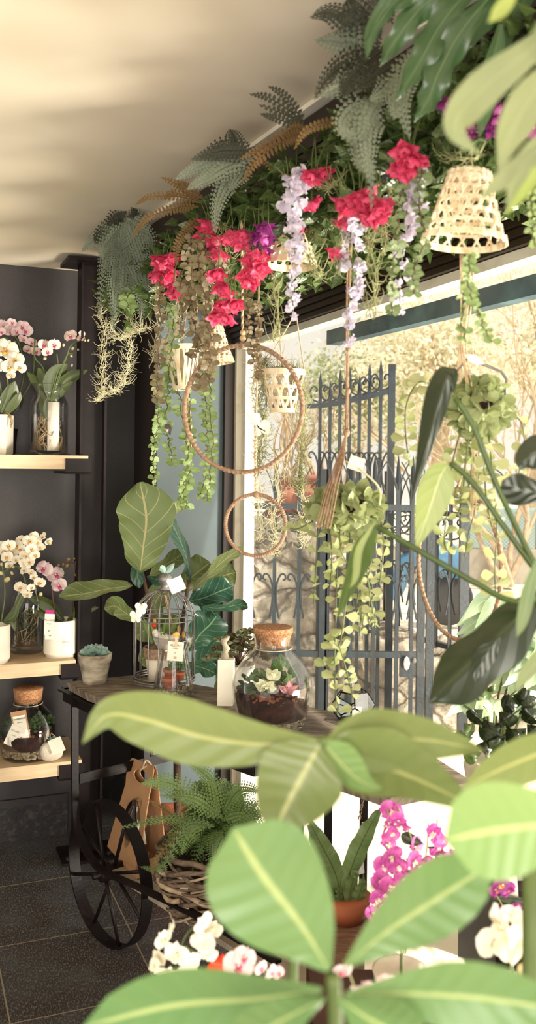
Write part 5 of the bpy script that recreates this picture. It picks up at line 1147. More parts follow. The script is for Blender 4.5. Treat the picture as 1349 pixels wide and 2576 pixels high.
for (ta, tb), wh in zip(segs, where):
    p = GP((ta + tb) / 2, .2, 2.15); t = thing('leaf_garland', 'dense dark green leaf mat under the ceiling rail, ' + wh, 'garland', tuple(p), 'leaf mats along the ceiling rail')
    mb = MB(); wood = MB(); n = 1100 if ta > .4 else 800
    for k in range(n):
        tt = rnd.uniform(ta - .02, tb + .02); off = rnd.uniform(0, .50); low = 2.165 + .05 * mnoise.noise(V((tt * 9, off * 5, 0))) + .10 * off + (.05 if ta < .25 else 0)
        z = rnd.uniform(low, low + .12) if rnd.random() < .45 else rnd.uniform(low, 2.38)
        if rnd.random() < .55: off = rnd.uniform(-.03, .10)
        q = GP(tt, off, z); d = (V((rnd.uniform(-1, 1) - .3, rnd.uniform(-1, 1) - .7, rnd.uniform(-.9, .4)))).normalized(); l = rnd.uniform(.035, .06)
        small_leaf(mb, q, d, l, l * .27)
    mb.build('leaves', M['ivy'], t)
    for k in range(26):
        a = GP(rnd.uniform(ta, tb), rnd.uniform(0, .45), rnd.uniform(2.22, 2.42)); b_ = GP(rnd.uniform(ta, tb), rnd.uniform(0, .45), rnd.uniform(2.2, 2.4)); tube(wood, spline([a, (a + b_) / 2 + V((0, 0, .03)), b_], 5), .004, 4)
    wood.build('twigs', M['stem_brown'], t)
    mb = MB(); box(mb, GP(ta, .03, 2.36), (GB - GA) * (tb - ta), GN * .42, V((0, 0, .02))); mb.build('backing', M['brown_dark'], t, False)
# round leaved vines
def vine(name, label, pts, leafpx, mm, Z=None, group=None, gap=1.0, sway=1, stem='stem_brown', kind='round', jag=0, per=2, off=0):
    """pts: (px, py[, dz])"""
    ps = [P(a[0], a[1], (Z if Z else GZ_(a[0], off)) + (a[2] if len(a) > 2 else 0)) for a in pts]
    L = sum((ps[i + 1] - ps[i]).length for i in range(len(ps) - 1)); l = leafpx / F * ps[0].y; n = max(4, int(L / (l * .62 * gap)))
    sp = spline(ps, n); sp = [q + V((rnd.uniform(-1, 1), rnd.uniform(-1, 1), 0)) * l * .22 * sway for q in sp]
    t = thing(name, label, 'vine', tuple(sp[0]), group); mb = MB(); tube(mb, sp, .0013, 4, cap=False); mb.build('stem', M[stem], t)
    mb = MB()
    for i, q in enumerate(sp):
        a = rnd.uniform(0, 3.14)
        for s_ in range(per):
            d = V((math.cos(a + s_ * 6.283 / per), math.sin(a + s_ * 6.283 / per), rnd.uniform(-.3, .5))).normalized(); ll = l * rnd.uniform(.7, 1.15)
            blade(mb, [q, q + d * ll * .5, q + d * ll + V((0, 0, -ll * .15))], ll * .40, kind, 5, 1, .25, rnd.uniform(-.8, .8))
    mb.build('leaves', M[mm], t); return t
def moss(name, label, pts, wpx, Z=None, n=3, hair=22, mm='moss', group=None, off=0, hl=1.0):
    ps = [P(a[0], a[1], Z if Z else GZ_(a[0], off)) for a in pts]; t = thing(name, label, 'air plant', tuple(ps[0]), group); mb = MB(); sc = wpx / F * ps[0].y
    for j in range(n):
        L = sum((ps[i + 1] - ps[i]).length for i in range(len(ps) - 1)); m_ = max(8, int(L / .014)); sp = spline([q + V((rnd.uniform(-1, 1), rnd.uniform(-1, 1), 0)) * sc * .3 for q in ps], m_)
        sp = [q + V((math.sin(i * .9 + j) * .006, math.cos(i * .7) * .006, 0)) for i, q in enumerate(sp)]; tube(mb, sp, .0012, 3, cap=False)
        for i in range(m_):
            for h in range(hair // 10 + (rnd.random() < hair % 10 / 10)):
                q = sp[i]; d = ball_dir(); d.z *= .5; g = ball_dir() * .5; l = rnd.uniform(.022, .045) * hl; c2 = ball_dir() * l * .35
                tube(mb, [q, q + d * l * .35 + V((0, 0, -.12 * l)), q + (d + g * .5).normalized() * l * .7 + V((0, 0, .1 * l)), q + (d + g).normalized() * l + c2 + V((0, 0, .3 * l))], [.0009, .0008, .0006, .0003], 3, cap=False)
    mb.build('strands', M[mm], t); return t
# --- moss beards
mo = [('far left strand of pale curly moss hanging past the orchid shelf', [(250, 760), (262, 850), (258, 930), (262, 985), (240, 1010)], 16), ('pale curly moss strand hooking left at the bottom, beside the column', [(320, 750), (328, 850), (322, 930), (300, 975), (262, 990)], 16), ('short pale moss strand crossing between the two long ones', [(280, 800), (292, 850), (330, 835), (375, 822)], 10),
      ('moss strand hanging beside the brown leaved vines', [(392, 700), (396, 800), (392, 880), (388, 905)], 12), ('moss strand hanging left of the rope hoop', [(445, 760), (450, 820), (448, 860)], 12), ('thick olive moss beard under the far basket lampshade', [(690, 690), (700, 760), (695, 830), (690, 860)], 26), ('moss tuft hanging right of the far basket lampshade', [(770, 640), (800, 680), (800, 700)], 18),
      ('long moss strand hanging right of the thick rope', [(940, 560), (935, 650), (945, 740), (930, 800)], 20), ('moss strand left of the thick rope', [(860, 560), (850, 640), (848, 690)], 14), ('moss strand in front of the header, left of the round leaf vine', [(975, 470), (968, 560), (960, 640)], 14),
      ('tangled moss nest below the red flowers in the middle of the garland', [(720, 440), (780, 460), (840, 470), (850, 450)], 30), ('moss tuft around the near lampshade rope', [(1130, 380), (1160, 400), (1200, 395)], 20), ('thin moss strand over the red flower cluster', [(560, 560), (575, 640), (545, 700)], 10)]
for la, ps, w_ in mo: moss('hanging_moss', la, ps, w_, n=4 if w_ > 15 else 3, hair=14, mm='moss' if ps[0][0] < 460 else 'moss_green', off=-.02)
# --- vines
vn = [('brown round leaved vine, leftmost of the brown ones', [(400, 700), (405, 800), (400, 900), (398, 960), (392, 1010)], 20, 'euc_brown', -.05), ('brown vine hanging beside the cut open cane basket', [(470, 640), (480, 740), (490, 830), (520, 900), (500, 980)], 22, 'euc_brown', -.05), ('brown round leaved vine in front of the small lampshade', [(500, 620), (510, 720), (525, 820), (530, 900), (520, 960)], 24, 'euc_brown', -.08), ('brown vine over the blue wall above the hoop', [(545, 640), (530, 740), (510, 830), (480, 900)], 20, 'euc_brown', -.02),
      ('green vine hanging long along the dark wall edge', [(395, 950), (400, 1050), (388, 1120), (392, 1215)], 18, 'euc_green', .0), ('green vine ending beside the fig leaf', [(420, 860), (425, 960), (418, 1060), (435, 1170)], 20, 'euc_green', .0), ('green vine through the middle of the blue wall', [(440, 930), (468, 1100), (470, 1190), (455, 1260)], 20, 'euc_green', .02), ('green vine behind the rope hoop, left strand', [(515, 950), (520, 1040), (522, 1120), (515, 1215), (500, 1250)], 20, 'euc_green', -.0), ('green vine behind the rope hoop, right strand', [(530, 900), (530, 1010), (535, 1100), (530, 1200), (520, 1260)], 18, 'euc_green', -.0), ('green vine with drooping tip at the foot of the blue wall', [(474, 990), (478, 1080), (476, 1140), (478, 1200), (465, 1240), (470, 1280)], 20, 'euc_green', .043),
      ('green coin leaved vine among the grey ferns', [(300, 700), (322, 760), (325, 830)], 24, 'euc_green', -.04), ('brown vine right of the hoop rope', [(620, 720), (625, 790), (628, 860), (640, 920)], 18, 'euc_brown', -.0), ('slim brown vine hanging before the window corner', [(648, 760), (652, 860), (650, 960)], 14, 'euc_brown', -.0),
      ('green round leaved vine before the lilac strand at the right', [(1000, 400), (1005, 500), (1000, 600), (990, 700), (985, 790)], 26, 'euc_pale', -.05), ('pale green vine hanging right of the third lilac strand', [(1060, 410), (1055, 500), (1068, 600), (1040, 680), (1048, 740)], 26, 'euc_pale', -.05), ('green vine curling through the near lampshade', [(1185, 640), (1180, 720), (1200, 780), (1235, 860)], 22, 'euc_green', -.06), ('green vine twined on the ropes below the near lampshade', [(1190, 650), (1170, 700), (1160, 800), (1175, 860)], 22, 'euc_green', -.05), ('green vine at the right edge below the strap leaves', [(1345, 440), (1340, 540), (1349, 620)], 20, 'euc_green', -.05), ('green vine hanging left of the cane basket', [(432, 780), (436, 850), (425, 930)], 20, 'euc_green', -.06)]
for i, (la, ps, l, mm, off) in enumerate(vn): vine('hanging_vine', la, ps, l, mm, off=off)
for k, (x, y) in enumerate(((480, 600), (512, 590), (455, 690), (560, 660))): vine('hanging_vine', ('short brown vine under the brown fern fronds', 'short brown vine between the red flowers', 'brown vine beside the leaning cord', 'brown vine beside the hoop cord')[k], [(x, y), (x + 4, y + 60), (x - 3, y + 150)], 20, 'euc_brown', off=-.06)
# --- ferns along the rail
def ferns(label, fr, mm, kind, off=-.03, n=24):
    a = fr[0][0][0]; t = thing('hanging_fern', label, 'fern', tuple(G(a[0], a[1], off)), 'ferns along the ceiling rail')
    for f in fr:
        pts, w_ = f[0], f[1]; m_ = f[2] if len(f) > 2 else mm; kd = f[3] if len(f) > 3 else kind
        mb = MB(); Z = GZ_(pts[-1][0] if False else pts[0][0], off); q = [P(x, y, Z - .012 * i) for i, (x, y) in enumerate(pts)]
        q = [V((p.x, p.y, min(p.z, CEIL - .012))) for p in q]
        L = sum((q[i + 1] - q[i]).length for i in range(len(q) - 1)); frond(mb, q, w_ * (1.4 if kd == 'lace' else 1.1) / F * Z, max(12, int(L / (.0095 if kd == 'lace' else .0085))), kd, rnd.uniform(-.35, .35), .3, hw=.5 if kd == 'lace' else .42); mb.build('frond', M[m_], t, False)
ferns('big grey green lace fern hanging at the far end of the rail', [([(310, 560), (290, 600), (262, 660), (248, 800)], 26), ([(315, 560), (300, 640), (290, 720), (285, 835)], 34), ([(320, 560), (330, 640), (350, 720), (358, 830)], 28), ([(325, 560), (345, 620), (365, 680), (372, 735)], 34), ([(310, 550), (275, 580), (235, 605), (205, 632)], 22), ([(310, 545), (300, 520), (292, 508)], 24, 'fern_dark'), ([(320, 545), (345, 520), (330, 505)], 24, 'fern_dark'), ([(315, 560), (270, 610), (255, 650)], 28), ([(318, 560), (315, 650), (310, 770)], 30), ([(322, 556), (350, 580), (378, 600), (382, 660)], 24), ([(312, 556), (286, 566), (250, 590), (238, 610)], 24, 'fern_dark'), ([(318, 556), (340, 640), (330, 740)], 30), ([(315, 548), (298, 540), (268, 566)], 26, 'fern_dark'), ([(318, 548), (350, 560), (362, 600)], 26)], 'fern_grey', 'lace')
ferns('brown sword fern with fronds arching over the far red flowers', [([(500, 520), (440, 525), (370, 550), (333, 597)], 15), ([(505, 510), (450, 495), (380, 495), (340, 515)], 13), ([(510, 500), (460, 470), (405, 445)], 15), ([(500, 545), (470, 580), (445, 620), (444, 670)], 15), ([(495, 550), (515, 590), (530, 650)], 13), ([(510, 500), (470, 470), (440, 462)], 14), ([(505, 505), (440, 485), (410, 500)], 12)], 'fern_brown', 'sword')
ferns('grey lace fern spreading toward the ceiling above the sword fern', [([(640, 385), (560, 395), (500, 420), (440, 450)], 28), ([(640, 395), (570, 420), (520, 450), (470, 475)], 28), ([(610, 430), (570, 460), (545, 520), (541, 590)], 26), ([(650, 380), (560, 380), (480, 400)], 24, 'fern_dark'), ([(600, 400), (590, 350), (580, 325)], 24, 'fern_dark'), ([(600, 400), (560, 370), (500, 400)], 26, 'fern_dark'), ([(620, 400), (600, 440), (575, 480)], 26)], 'fern_grey', 'lace')
ferns('brown sword fern standing against the ceiling in the middle of the rail', [([(770, 330), (720, 350), (650, 400), (607, 460)], 20), ([(770, 320), (730, 330), (660, 370), (603, 400)], 17), ([(765, 315), (730, 280), (675, 245), (628, 236)], 15, 'fern_dark'), ([(765, 315), (740, 270), (710, 235), (675, 216)], 15, 'fern_dark'), ([(765, 318), (720, 290), (650, 262)], 14, 'fern_dark'), ([(765, 325), (700, 300), (655, 285)], 13, 'fern_dark'), ([(880, 300), (820, 310), (770, 330), (740, 375)], 15), ([(640, 420), (660, 400), (690, 440)], 12)], 'fern_brown', 'sword')
ferns('dark lace fern fanning out on the ceiling before the near end', [([(960, 110), (880, 60), (830, 30), (782, 42)], 32, 'fern_dark'), ([(950, 130), (890, 110), (840, 105), (795, 100)], 34), ([(950, 150), (880, 160), (830, 190), (790, 250)], 32, 'fern_dark'), ([(960, 100), (900, 20), (880, -20)], 36, 'fern_dark'), ([(950, 130), (900, 90), (850, 70)], 36, 'fern_dark'), ([(960, 170), (900, 190), (860, 220), (800, 240)], 36), ([(950, 180), (890, 220), (830, 240)], 34, 'fern_dark'), ([(990, 60), (950, 10), (940, -20)], 36, 'fern_dark'), ([(970, 120), (930, 150), (880, 200), (860, 240)], 38, 'fern_dark'), ([(960, 90), (910, 50), (840, 40)], 34, 'fern_dark'), ([(1000, 160), (950, 190), (900, 220)], 36, 'fern_dark')], 'fern_grey', 'lace', -.06)
ferns('grey lace fern with long fronds drooping in front of the garland centre', [([(960, 250), (920, 290), (900, 340), (850, 330)], 34), ([(965, 240), (930, 300), (925, 380), (935, 470)], 36), ([(940, 250), (880, 280), (860, 320), (900, 370)], 30), ([(1040, 120), (1020, 190), (1010, 260), (1030, 350)], 32), ([(1000, 200), (970, 230), (930, 250)], 34), ([(1040, 160), (1000, 230), (990, 300)], 34), ([(930, 290), (900, 340), (905, 400), (930, 440), (935, 530)], 24)], 'fern_grey', 'lace', -.08)
# --- blossoms
def bell_mesh(name, m1, m2, n=5, l=.035, w_=.013, refl=.6):
    mb = MB()
    for k in range(n):
        a = 6.283 * k / n; d = V((math.cos(a), math.sin(a), 0)); blade(mb, [V((0, 0, 0)), d * l * .45 + V((0, 0, -l * .45)), d * l * (.6 + refl * .5) + V((0, 0, -l * (.9 - refl * .3)))], w_, 'lance', 6, 2, .3, side=V((-math.sin(a), math.cos(a), 0)))
    for k in range(4):
        a = 6.283 * k / 4 + .4; d = V((math.cos(a), math.sin(a), 0)); blade(mb, [V((0, 0, -.006)), d * l * .32 + V((0, 0, -l * .5)), d * l * .2 + V((0, 0, -l * .95))], w_ * .9, 'round', 5, 1, .4, side=V((-math.sin(a), math.cos(a), 0)), mat=1)
    return mb.mesh(name, [M[m1], M[m2]])
BR_ = bell_mesh('bell_red', 'petal_red', 'petal_red'); BP_ = bell_mesh('bell_purple', 'petal_purple', 'petal_magenta')
lm_ = MB()
for k in range(5):
    a = k * 1.3; d = V((math.cos(a), -.6, math.sin(a))).normalized(); blade(lm_, [V((0, 0, 0)), d * .016, d * .030 + V((0, .006, 0))], .015, 'round', 6, 2, .2, k * .4, .25, 2)
LIL = lm_.mesh('lilac', [M['petal_lilac']])
def cluster(name, label, pts, me, off=-.04, size=56, stem='stem_brown', cat='flowers', n_=1):
    p0 = G(pts[0][0], pts[0][1] - 60, off); t = thing(name, label, cat, tuple(p0))
    for x, y in pts:
        q = G(x, y - 14, off); mb = MB(); tube(mb, spline([q + V((rnd.uniform(-.02, .02), .02, .07)), q + V((0, 0, .02)), q], 6), .0012, 4); mb.build('stem', M['stem_green'], t)
        for j in range(2): inst('flower', me, t, q + V((rnd.uniform(-.008, .008), rnd.uniform(-.008, .008), 0)), (rnd.uniform(-.8, .5), rnd.uniform(-.7, .7), rnd.uniform(0, 6)), rnd.uniform(.9, 1.15) * size / F * GZ_(x) / .062)
cluster('red_flowers', 'pair of red blooms at the far left end of the garland', [(412, 655), (430, 648), (422, 662)], BR_)
cluster('red_flowers', 'red bloom cluster below the grey fern, lowest at the far left', [(398, 695), (410, 700), (392, 680)], BR_)
cluster('red_flowers', 'pinkish red blooms beside the leaning cord', [(440, 720), (448, 740), (436, 735)], BR_, size=48)
cluster('red_flowers', 'big red cluster behind the brown sword fern fronds', [(515, 600), (535, 610), (545, 635), (520, 580), (555, 640), (530, 595), (525, 570)], BR_)
cluster('red_flowers', 'deep red cluster left of the hoop cord', [(585, 590), (600, 610), (615, 590), (570, 600)], BR_)
cluster('red_flowers', 'large red cluster hanging just right of the hoop cord', [(635, 655), (650, 665), (628, 640), (645, 690), (660, 680), (618, 690), (640, 710), (655, 640)], BR_)
cluster('red_flowers', 'upper pair of red bells hanging in front of the small lampshade', [(565, 725), (575, 735), (550, 690)], BR_, -.08, 50)
cluster('red_flowers', 'middle row of red bells in front of the small lampshade', [(558, 768), (580, 770), (592, 768), (570, 772)], BR_, -.08, 48)
cluster('red_flowers', 'lowest row of red bells above the small lampshade', [(548, 802), (565, 802), (578, 804)], BR_, -.08, 48)
cluster('red_flowers', 'bright red bloom on the garland above the lilac strand', [(785, 440), (800, 446), (795, 436)], BR_, -.05, 66)
cluster('red_flowers', 'small red blooms right of the first lilac strand', [(782, 512), (786, 522)], BR_, -.02, 44)
cluster('red_flowers', 'red blooms behind the first lilac strand inside the lampshade', [(720, 560), (755, 580), (715, 590), (728, 620)], BR_, .04, 44)
cluster('red_flowers', 'big bright red cluster at the thick rope', [(870, 510), (890, 500), (905, 490), (860, 520), (920, 520), (950, 515), (940, 545), (955, 530), (910, 505), (935, 540)], BR_, -.06, 70)
cluster('red_flowers', 'red blooms low beside the thick rope', [(840, 640), (855, 636), (862, 560)], BR_, -.02, 50)
cluster('red_flowers', 'red cluster high on the garland above the near lilac strand', [(1030, 385), (1035, 405), (1030, 425), (1020, 412), (1042, 395)], BR_, -.06, 74)
cluster('purple_flowers', 'purple blooms left of the far basket lampshade', [(650, 590), (665, 600), (655, 630), (675, 580), (645, 610), (660, 570)], BP_, -.03, 58)
cluster('purple_flowers', 'small purple bloom at the top of the near garland', [(1126, 255), (1132, 265)], BP_, -.03, 60)
cluster('purple_flowers', 'purple blooms behind the pale strap leaf', [(1185, 310), (1240, 280), (1235, 320), (1250, 300), (1190, 320)], BP_, -.03, 76)
cluster('purple_flowers', 'purple bloom at the right edge between strap leaves', [(1325, 300), (1318, 315)], BP_, -.03, 80)
def lilac(label, pts, wpx, off=-.06):
    ps = [G(x, y, off) for x, y in pts]; t = thing('lilac_strand', label, 'flowers', tuple(ps[0])); L = sum((ps[i + 1] - ps[i]).length for i in range(len(ps) - 1)); n = int(L / .011); sp = spline(ps, n); sc = wpx / F * ps[0].y
    mb = MB(); tube(mb, sp, .0016, 5); mb.build('stem', M['stem_green'], t)
    for i, q in enumerate(sp):
        t_ = i / n; rr = sc * .40 * (1 - .7 * t_)
        inst('blossom', LIL, t, q + V((rnd.uniform(-1, 1) * rr, rnd.uniform(-1, .4) * rr, rnd.uniform(-.01, .01))), (rnd.uniform(-1, 1), rnd.uniform(-1, 1), rnd.uniform(-1, 1)), (1 - .5 * t_) * sc / .075)
lilac('long lilac and white blossom strand hanging in front of the far lampshade', [(750, 455), (735, 530), (745, 600), (735, 690), (738, 795)], 74)
lilac('lilac blossom strand hanging behind the thick rope', [(890, 530), (880, 620), (890, 700), (875, 780), (882, 850)], 76, 0)
lilac('lilac and white blossom strand among the pale round leaves at the right', [(1030, 400), (1040, 480), (1030, 560), (1010, 660), (1003, 790)], 80, -.02)
lilac('short lilac blossom tuft half hidden at the top of the near garland', [(965, 430), (985, 450), (975, 490)], 56, .05)

# --- woven cane lampshades
def lampshade(label, cx, ytop, ybot, wtop, wbot, Z, cord_top, tilt=0):
    top_ = P(cx, ytop, Z); bot = P(cx, ybot, Z); H = top_.z - bot.z; r1 = wtop / 2 / F * Z; r2 = wbot / 2 / F * Z
    t = thing('basket_lampshade', label, 'lampshade', tuple(top_), 'woven cane lampshades'); ax = Matrix.Rotation(tilt, 3, 'Y')
    def pt(a, h): r = r2 + (r1 - r2) * h ** .8; return top_ + ax @ V((r * math.cos(a), r * math.sin(a), -H * (1 - h)))
    def nr(a): return ax @ V((math.cos(a), math.sin(a), .25))
    for h, w_ in ((.0, .020), (.20, .010), (.38, .010), (.56, .010), (.74, .010), (.90, .012), (1.0, .012)):
        mb = MB(); n = 56; strip(mb, [pt(6.283 * k / n, h) + nr(6.283 * k / n) * .002 * math.sin(k * 2.2) for k in range(n)], [nr(6.283 * k / n) for k in range(n)], w_ * Z / 3 * 1.1, .0025, True); mb.build('hoop_strip' if h else 'rim', M['cane'], t, False)
    N_ = 16
    for dirn in (-1, 1):
        for k in range(N_):
            a0_ = 6.283 * k / N_ + (.1 if dirn > 0 else 0); mb = MB(); m_ = 14; strip(mb, [pt(a0_ + dirn * 1.15 * j / m_, j / m_) + nr(a0_) * .002 * math.cos(j * 2.4 + k) for j in range(m_ + 1)], [nr(a0_ + dirn * 1.15 * j / m_) for j in range(m_ + 1)], .0058 * Z / 3 * 1.25, .0018); mb.build('cane_strip', M['cane'], t, False)
    mb = MB(); lathe(mb, top_ + V((0, 0, -.004)), [(r1 * 1.0, 0), (r1 * .95, .006), (.001, .012)], 28); mb.build('crown', M['cane'], t)
    mb = MB(); c0 = P(cord_top[0], cord_top[1], Z); 
    for s_ in (0, 3.14): tube(mb, [c0.lerp(top_, k / 30) + V((.003 * math.sin(k * .8 + s_), .003 * math.cos(k * .8 + s_), 0)) for k in range(31)], .0024 * Z / 2.2, 6)
    mb.build('cord', M['rope_pale'], t)
lampshade('big woven cane lampshade, nearest of the three, in front of the dark header', 1181, 440, 605, 105, 208, 1.6, (1186, 180), .07)
lampshade('woven cane lampshade half covered by the lilac blossom strand', 733, 556, 662, 70, 132, 2.2, (735, 430), .03)
lampshade('smallest woven cane lampshade, behind the rope hoop and brown vines', 535, 822, 908, 48, 84, 3.0, (530, 620), -.12)
# --- cane basket torn open, basket with moss
def basket(label, cx, y0, y1, wt, wb, Z, nst, mm='cane', lean=0, hexw=False, n_='hanging_basket'):
    top_ = P(cx, y0, Z); H = (y1 - y0) / F * Z; r1 = wt / 2 / F * Z; r2 = wb / 2 / F * Z; t = thing(n_, label, 'basket', tuple(top_ - V((0, 0, H)))); ax = Matrix.Rotation(lean, 3, 'Y')
    def pt(a, h): r = r2 + (r1 - r2) * h; return top_ + ax @ V((r * math.cos(a), r * math.sin(a), -H * (1 - h)))
    for h, w_ in ((1, .016), (.02, .012)) + (((.33, .008), (.62, .008)) if hexw else ()):
        mb = MB(); strip(mb, [pt(6.283 * k / 40, h) for k in range(40)], [ax @ V((math.cos(6.283 * k / 40), math.sin(6.283 * k / 40), 0)) for k in range(40)], w_, .003, True); mb.build('rim', M[mm], t, False)
    for k in range(nst):
        a = 6.283 * k / nst; tw = rnd.uniform(-.5, .5) if not hexw else (.8 if k % 2 else -.8); mb = MB(); strip(mb, [pt(a + tw * j / 8, 1 - j / 8) + V((0, 0, 0)) for j in range(9)], [ax @ V((math.cos(a + tw * j / 8), math.sin(a + tw * j / 8), 0)) for j in range(9)], rnd.uniform(.006, .011) if not hexw else .007, .002); mb.build('cane_strip', M[mm], t, False)
    mb = MB(); lathe(mb, pt(0, 0) * 0 + top_ + ax @ V((0, 0, -H)), [(r2, 0), (.001, -.004)], 24); mb.build('bottom', M[mm], t)
    return t, top_, H, r1
t, tp, H, r1 = basket('open staved cane basket hanging left of the rope hoop', 458, 876, 978, 88, 52, 2.8, 22, lean=-.06)
mb = MB()
for s_, (x, y) in ((-1, (462, 690)), (0, (485, 640)), (1, (490, 690))): tube(mb, spline([P(x, y, 2.8), tp + V((s_ * r1, 0, 0))], 6), .0026, 5)
mb.build('cord', M['rope'], t)
mb = MB(); c0 = P(472, 985, 2.8)
for k in range(14): q = c0 + V((rnd.uniform(-.004, .004), rnd.uniform(-.004, .004), 0)); e_ = P(477, 1138, 2.8) + V((rnd.uniform(-.013, .013), rnd.uniform(-.01, .01), rnd.uniform(-.01, .015))); tube(mb, spline([q, (q + e_) / 2 + V((rnd.uniform(-.012, .012), 0, 0)), e_], 8), .0017, 4)
mb.build('tassel', M['rope_pale'], t)
t, tp, H, r1 = basket('openwork cane basket overflowing with wispy green moss before the window', 712, 938, 1035, 110, 60, 2.5, 20, hexw=True)
mb = MB()
for s_, (x, y) in ((-1, (742, 790)), (1, (745, 790)), (0, (700, 800))): tube(mb, spline([P(x, y, 2.5), tp + V((s_ * r1, 0, 0))], 6), .0018, 5)
mb.build('cord', M['rope_pale'], t)
mb = MB(); c0 = P(716, 1040, 2.5)
for k in range(16): q = c0 + V((rnd.uniform(-.004, .004), rnd.uniform(-.004, .004), 0)); e_ = P(722, 1200, 2.5) + V((rnd.uniform(-.03, .03), rnd.uniform(-.02, .02), rnd.uniform(-.03, .03))); tube(mb, spline([q, (q + e_) / 2 + V((rnd.uniform(-.025, .025), 0, 0)), e_], 8), .0013, 4)
mb.build('tassel', M['rope_pale'], t)
for la, ps, w_ in (('wispy moss trailing from the left of the moss basket', [(665, 900), (660, 1000), (665, 1100), (640, 1200)], 22), ('long wispy moss trailing from the right of the moss basket', [(745, 925), (762, 1010), (765, 1100), (755, 1190), (760, 1240)], 26), ('cloud of wispy moss on top of the moss basket', [(670, 930), (710, 925), (760, 945)], 26), ('pale moss strand across the small hoop', [(690, 1130), (700, 1230), (690, 1330), (697, 1400)], 14), ('curly moss strand hanging inside the small hoop', [(650, 1220), (655, 1300), (650, 1360)], 10), ('curly moss strand right of the terracotta planters', [(715, 1190), (765, 1250), (760, 1320), (762, 1380)], 12), ('thin moss strand beside the window frame', [(648, 900), (640, 1000), (650, 1090), (648, 1160)], 12)):
    moss('hanging_moss', la, ps, w_, 2.5, n=5 if w_ > 20 else 3, hair=28, mm='moss_green' if w_ > 20 else 'moss', hl=.9)
# --- rope hoops
def hoop(label, cx, cy, rx, ry, Z, cord=None, beads=(), yaw=0, rr=.006):
    c_ = P(cx, cy, Z); r = ry / F * Z; t = thing('rope_hoop', label, 'hoop', tuple(c_ - V((0, 0, r)))); a_ = math.acos(min(1, rx / ry)) if yaw == 0 else yaw
    ux = V((math.cos(a_), -math.sin(a_), 0)); n = 420; mb = MB(); tube(mb, [c_ + ux * r * math.cos(6.283 * k / n) + V((0, 0, r * math.sin(6.283 * k / n))) for k in range(n)], [rr * (1 + .14 * math.sin(k * 6.283 * .2)) for k in range(n)], 8, True); mb.build('ring', M['rope'], t)
    if cord:
        q0 = P(cord[0], cord[1], Z); q1 = c_ + V((0, 0, r)); mb = MB()
        for s_ in (0, 3.14): tube(mb, [q0.lerp(q1, k / 60) + V((.002 * math.sin(k * .9 + s_), .002 * math.cos(k * .9 + s_), 0)) for k in range(61)], .0022, 5)
        mb.build('cord', M['rope_pale'], t)
        mb = MB(); blob(mb, q1, .011, 0, 8, (1, 1, .8)); mb.build('knot', M['rope'], t)
    for y, s_ in beads: mb = MB(); blob(mb, P(cx + 2, y, Z), s_ / 2 / F * Z, 0, 16); mb.build('bead', M['bead'], t)
    return t
hoop('big rope wound hoop hanging with two wooden beads', 609, 1028, 150, 160, 2.35, (608, 540), ((837, 15), (851, 17)))
t = hoop('small rope wound hoop hanging from the butterfly cord', 643, 1321, 76, 77, 2.35, (643, 1085), ((1210, 10), (1222, 11)), rr=.005)
hoop('rope wound hoop seen edge on, hanging at the right before the gate', 1150, 1420, 68, 188, 2.3, (1165, 1180), rr=.0058)
# butterfly
q = P(652, 1077, 2.34); t = thing('paper_butterfly', 'cream butterfly ornament tied on the cord above the small hoop', 'ornament', tuple(q))
for s_, dx, dz, w_ in ((-1, -.012, .030, .013), (-1, .020, .012, .013), (1, .022, -.006, .011), (1, -.004, -.016, .009)):
    mb = MB(); blade(mb, [q, q + V((dx * .6, 0, dz * .6)), q + V((dx * 1.3, -.004, dz * 1.3))], w_, 'obov', 8, 3, .15); mb.build('wing', M['butterfly'], t)
mb = MB(); tube(mb, [q + V((-.006, -.002, .008)), q, q + V((.016, -.002, -.008))], [.001, .002, .001], 5); mb.build('body', M['steel_black'], t); mb = MB(); tube(mb, [P(652, 620, 2.35), P(650, 880, 2.35), P(646, 1000, 2.35), P(643, 1090, 2.35)], .0022, 5); mb.build('cord', M['rope_pale'], t)
q = P(424, 1078, 2.78); t = thing('paper_butterfly', 'dark spotted butterfly ornament clipped on the green vine over the blue wall', 'ornament', tuple(q)); mb = MB(); blade(mb, [q + V((-.012, 0, .012)), q, q + V((.006, 0, -.022))], .010, 'ovate', 8, 3, .3); mb.build('wing', M['butterfly_dark'], t)
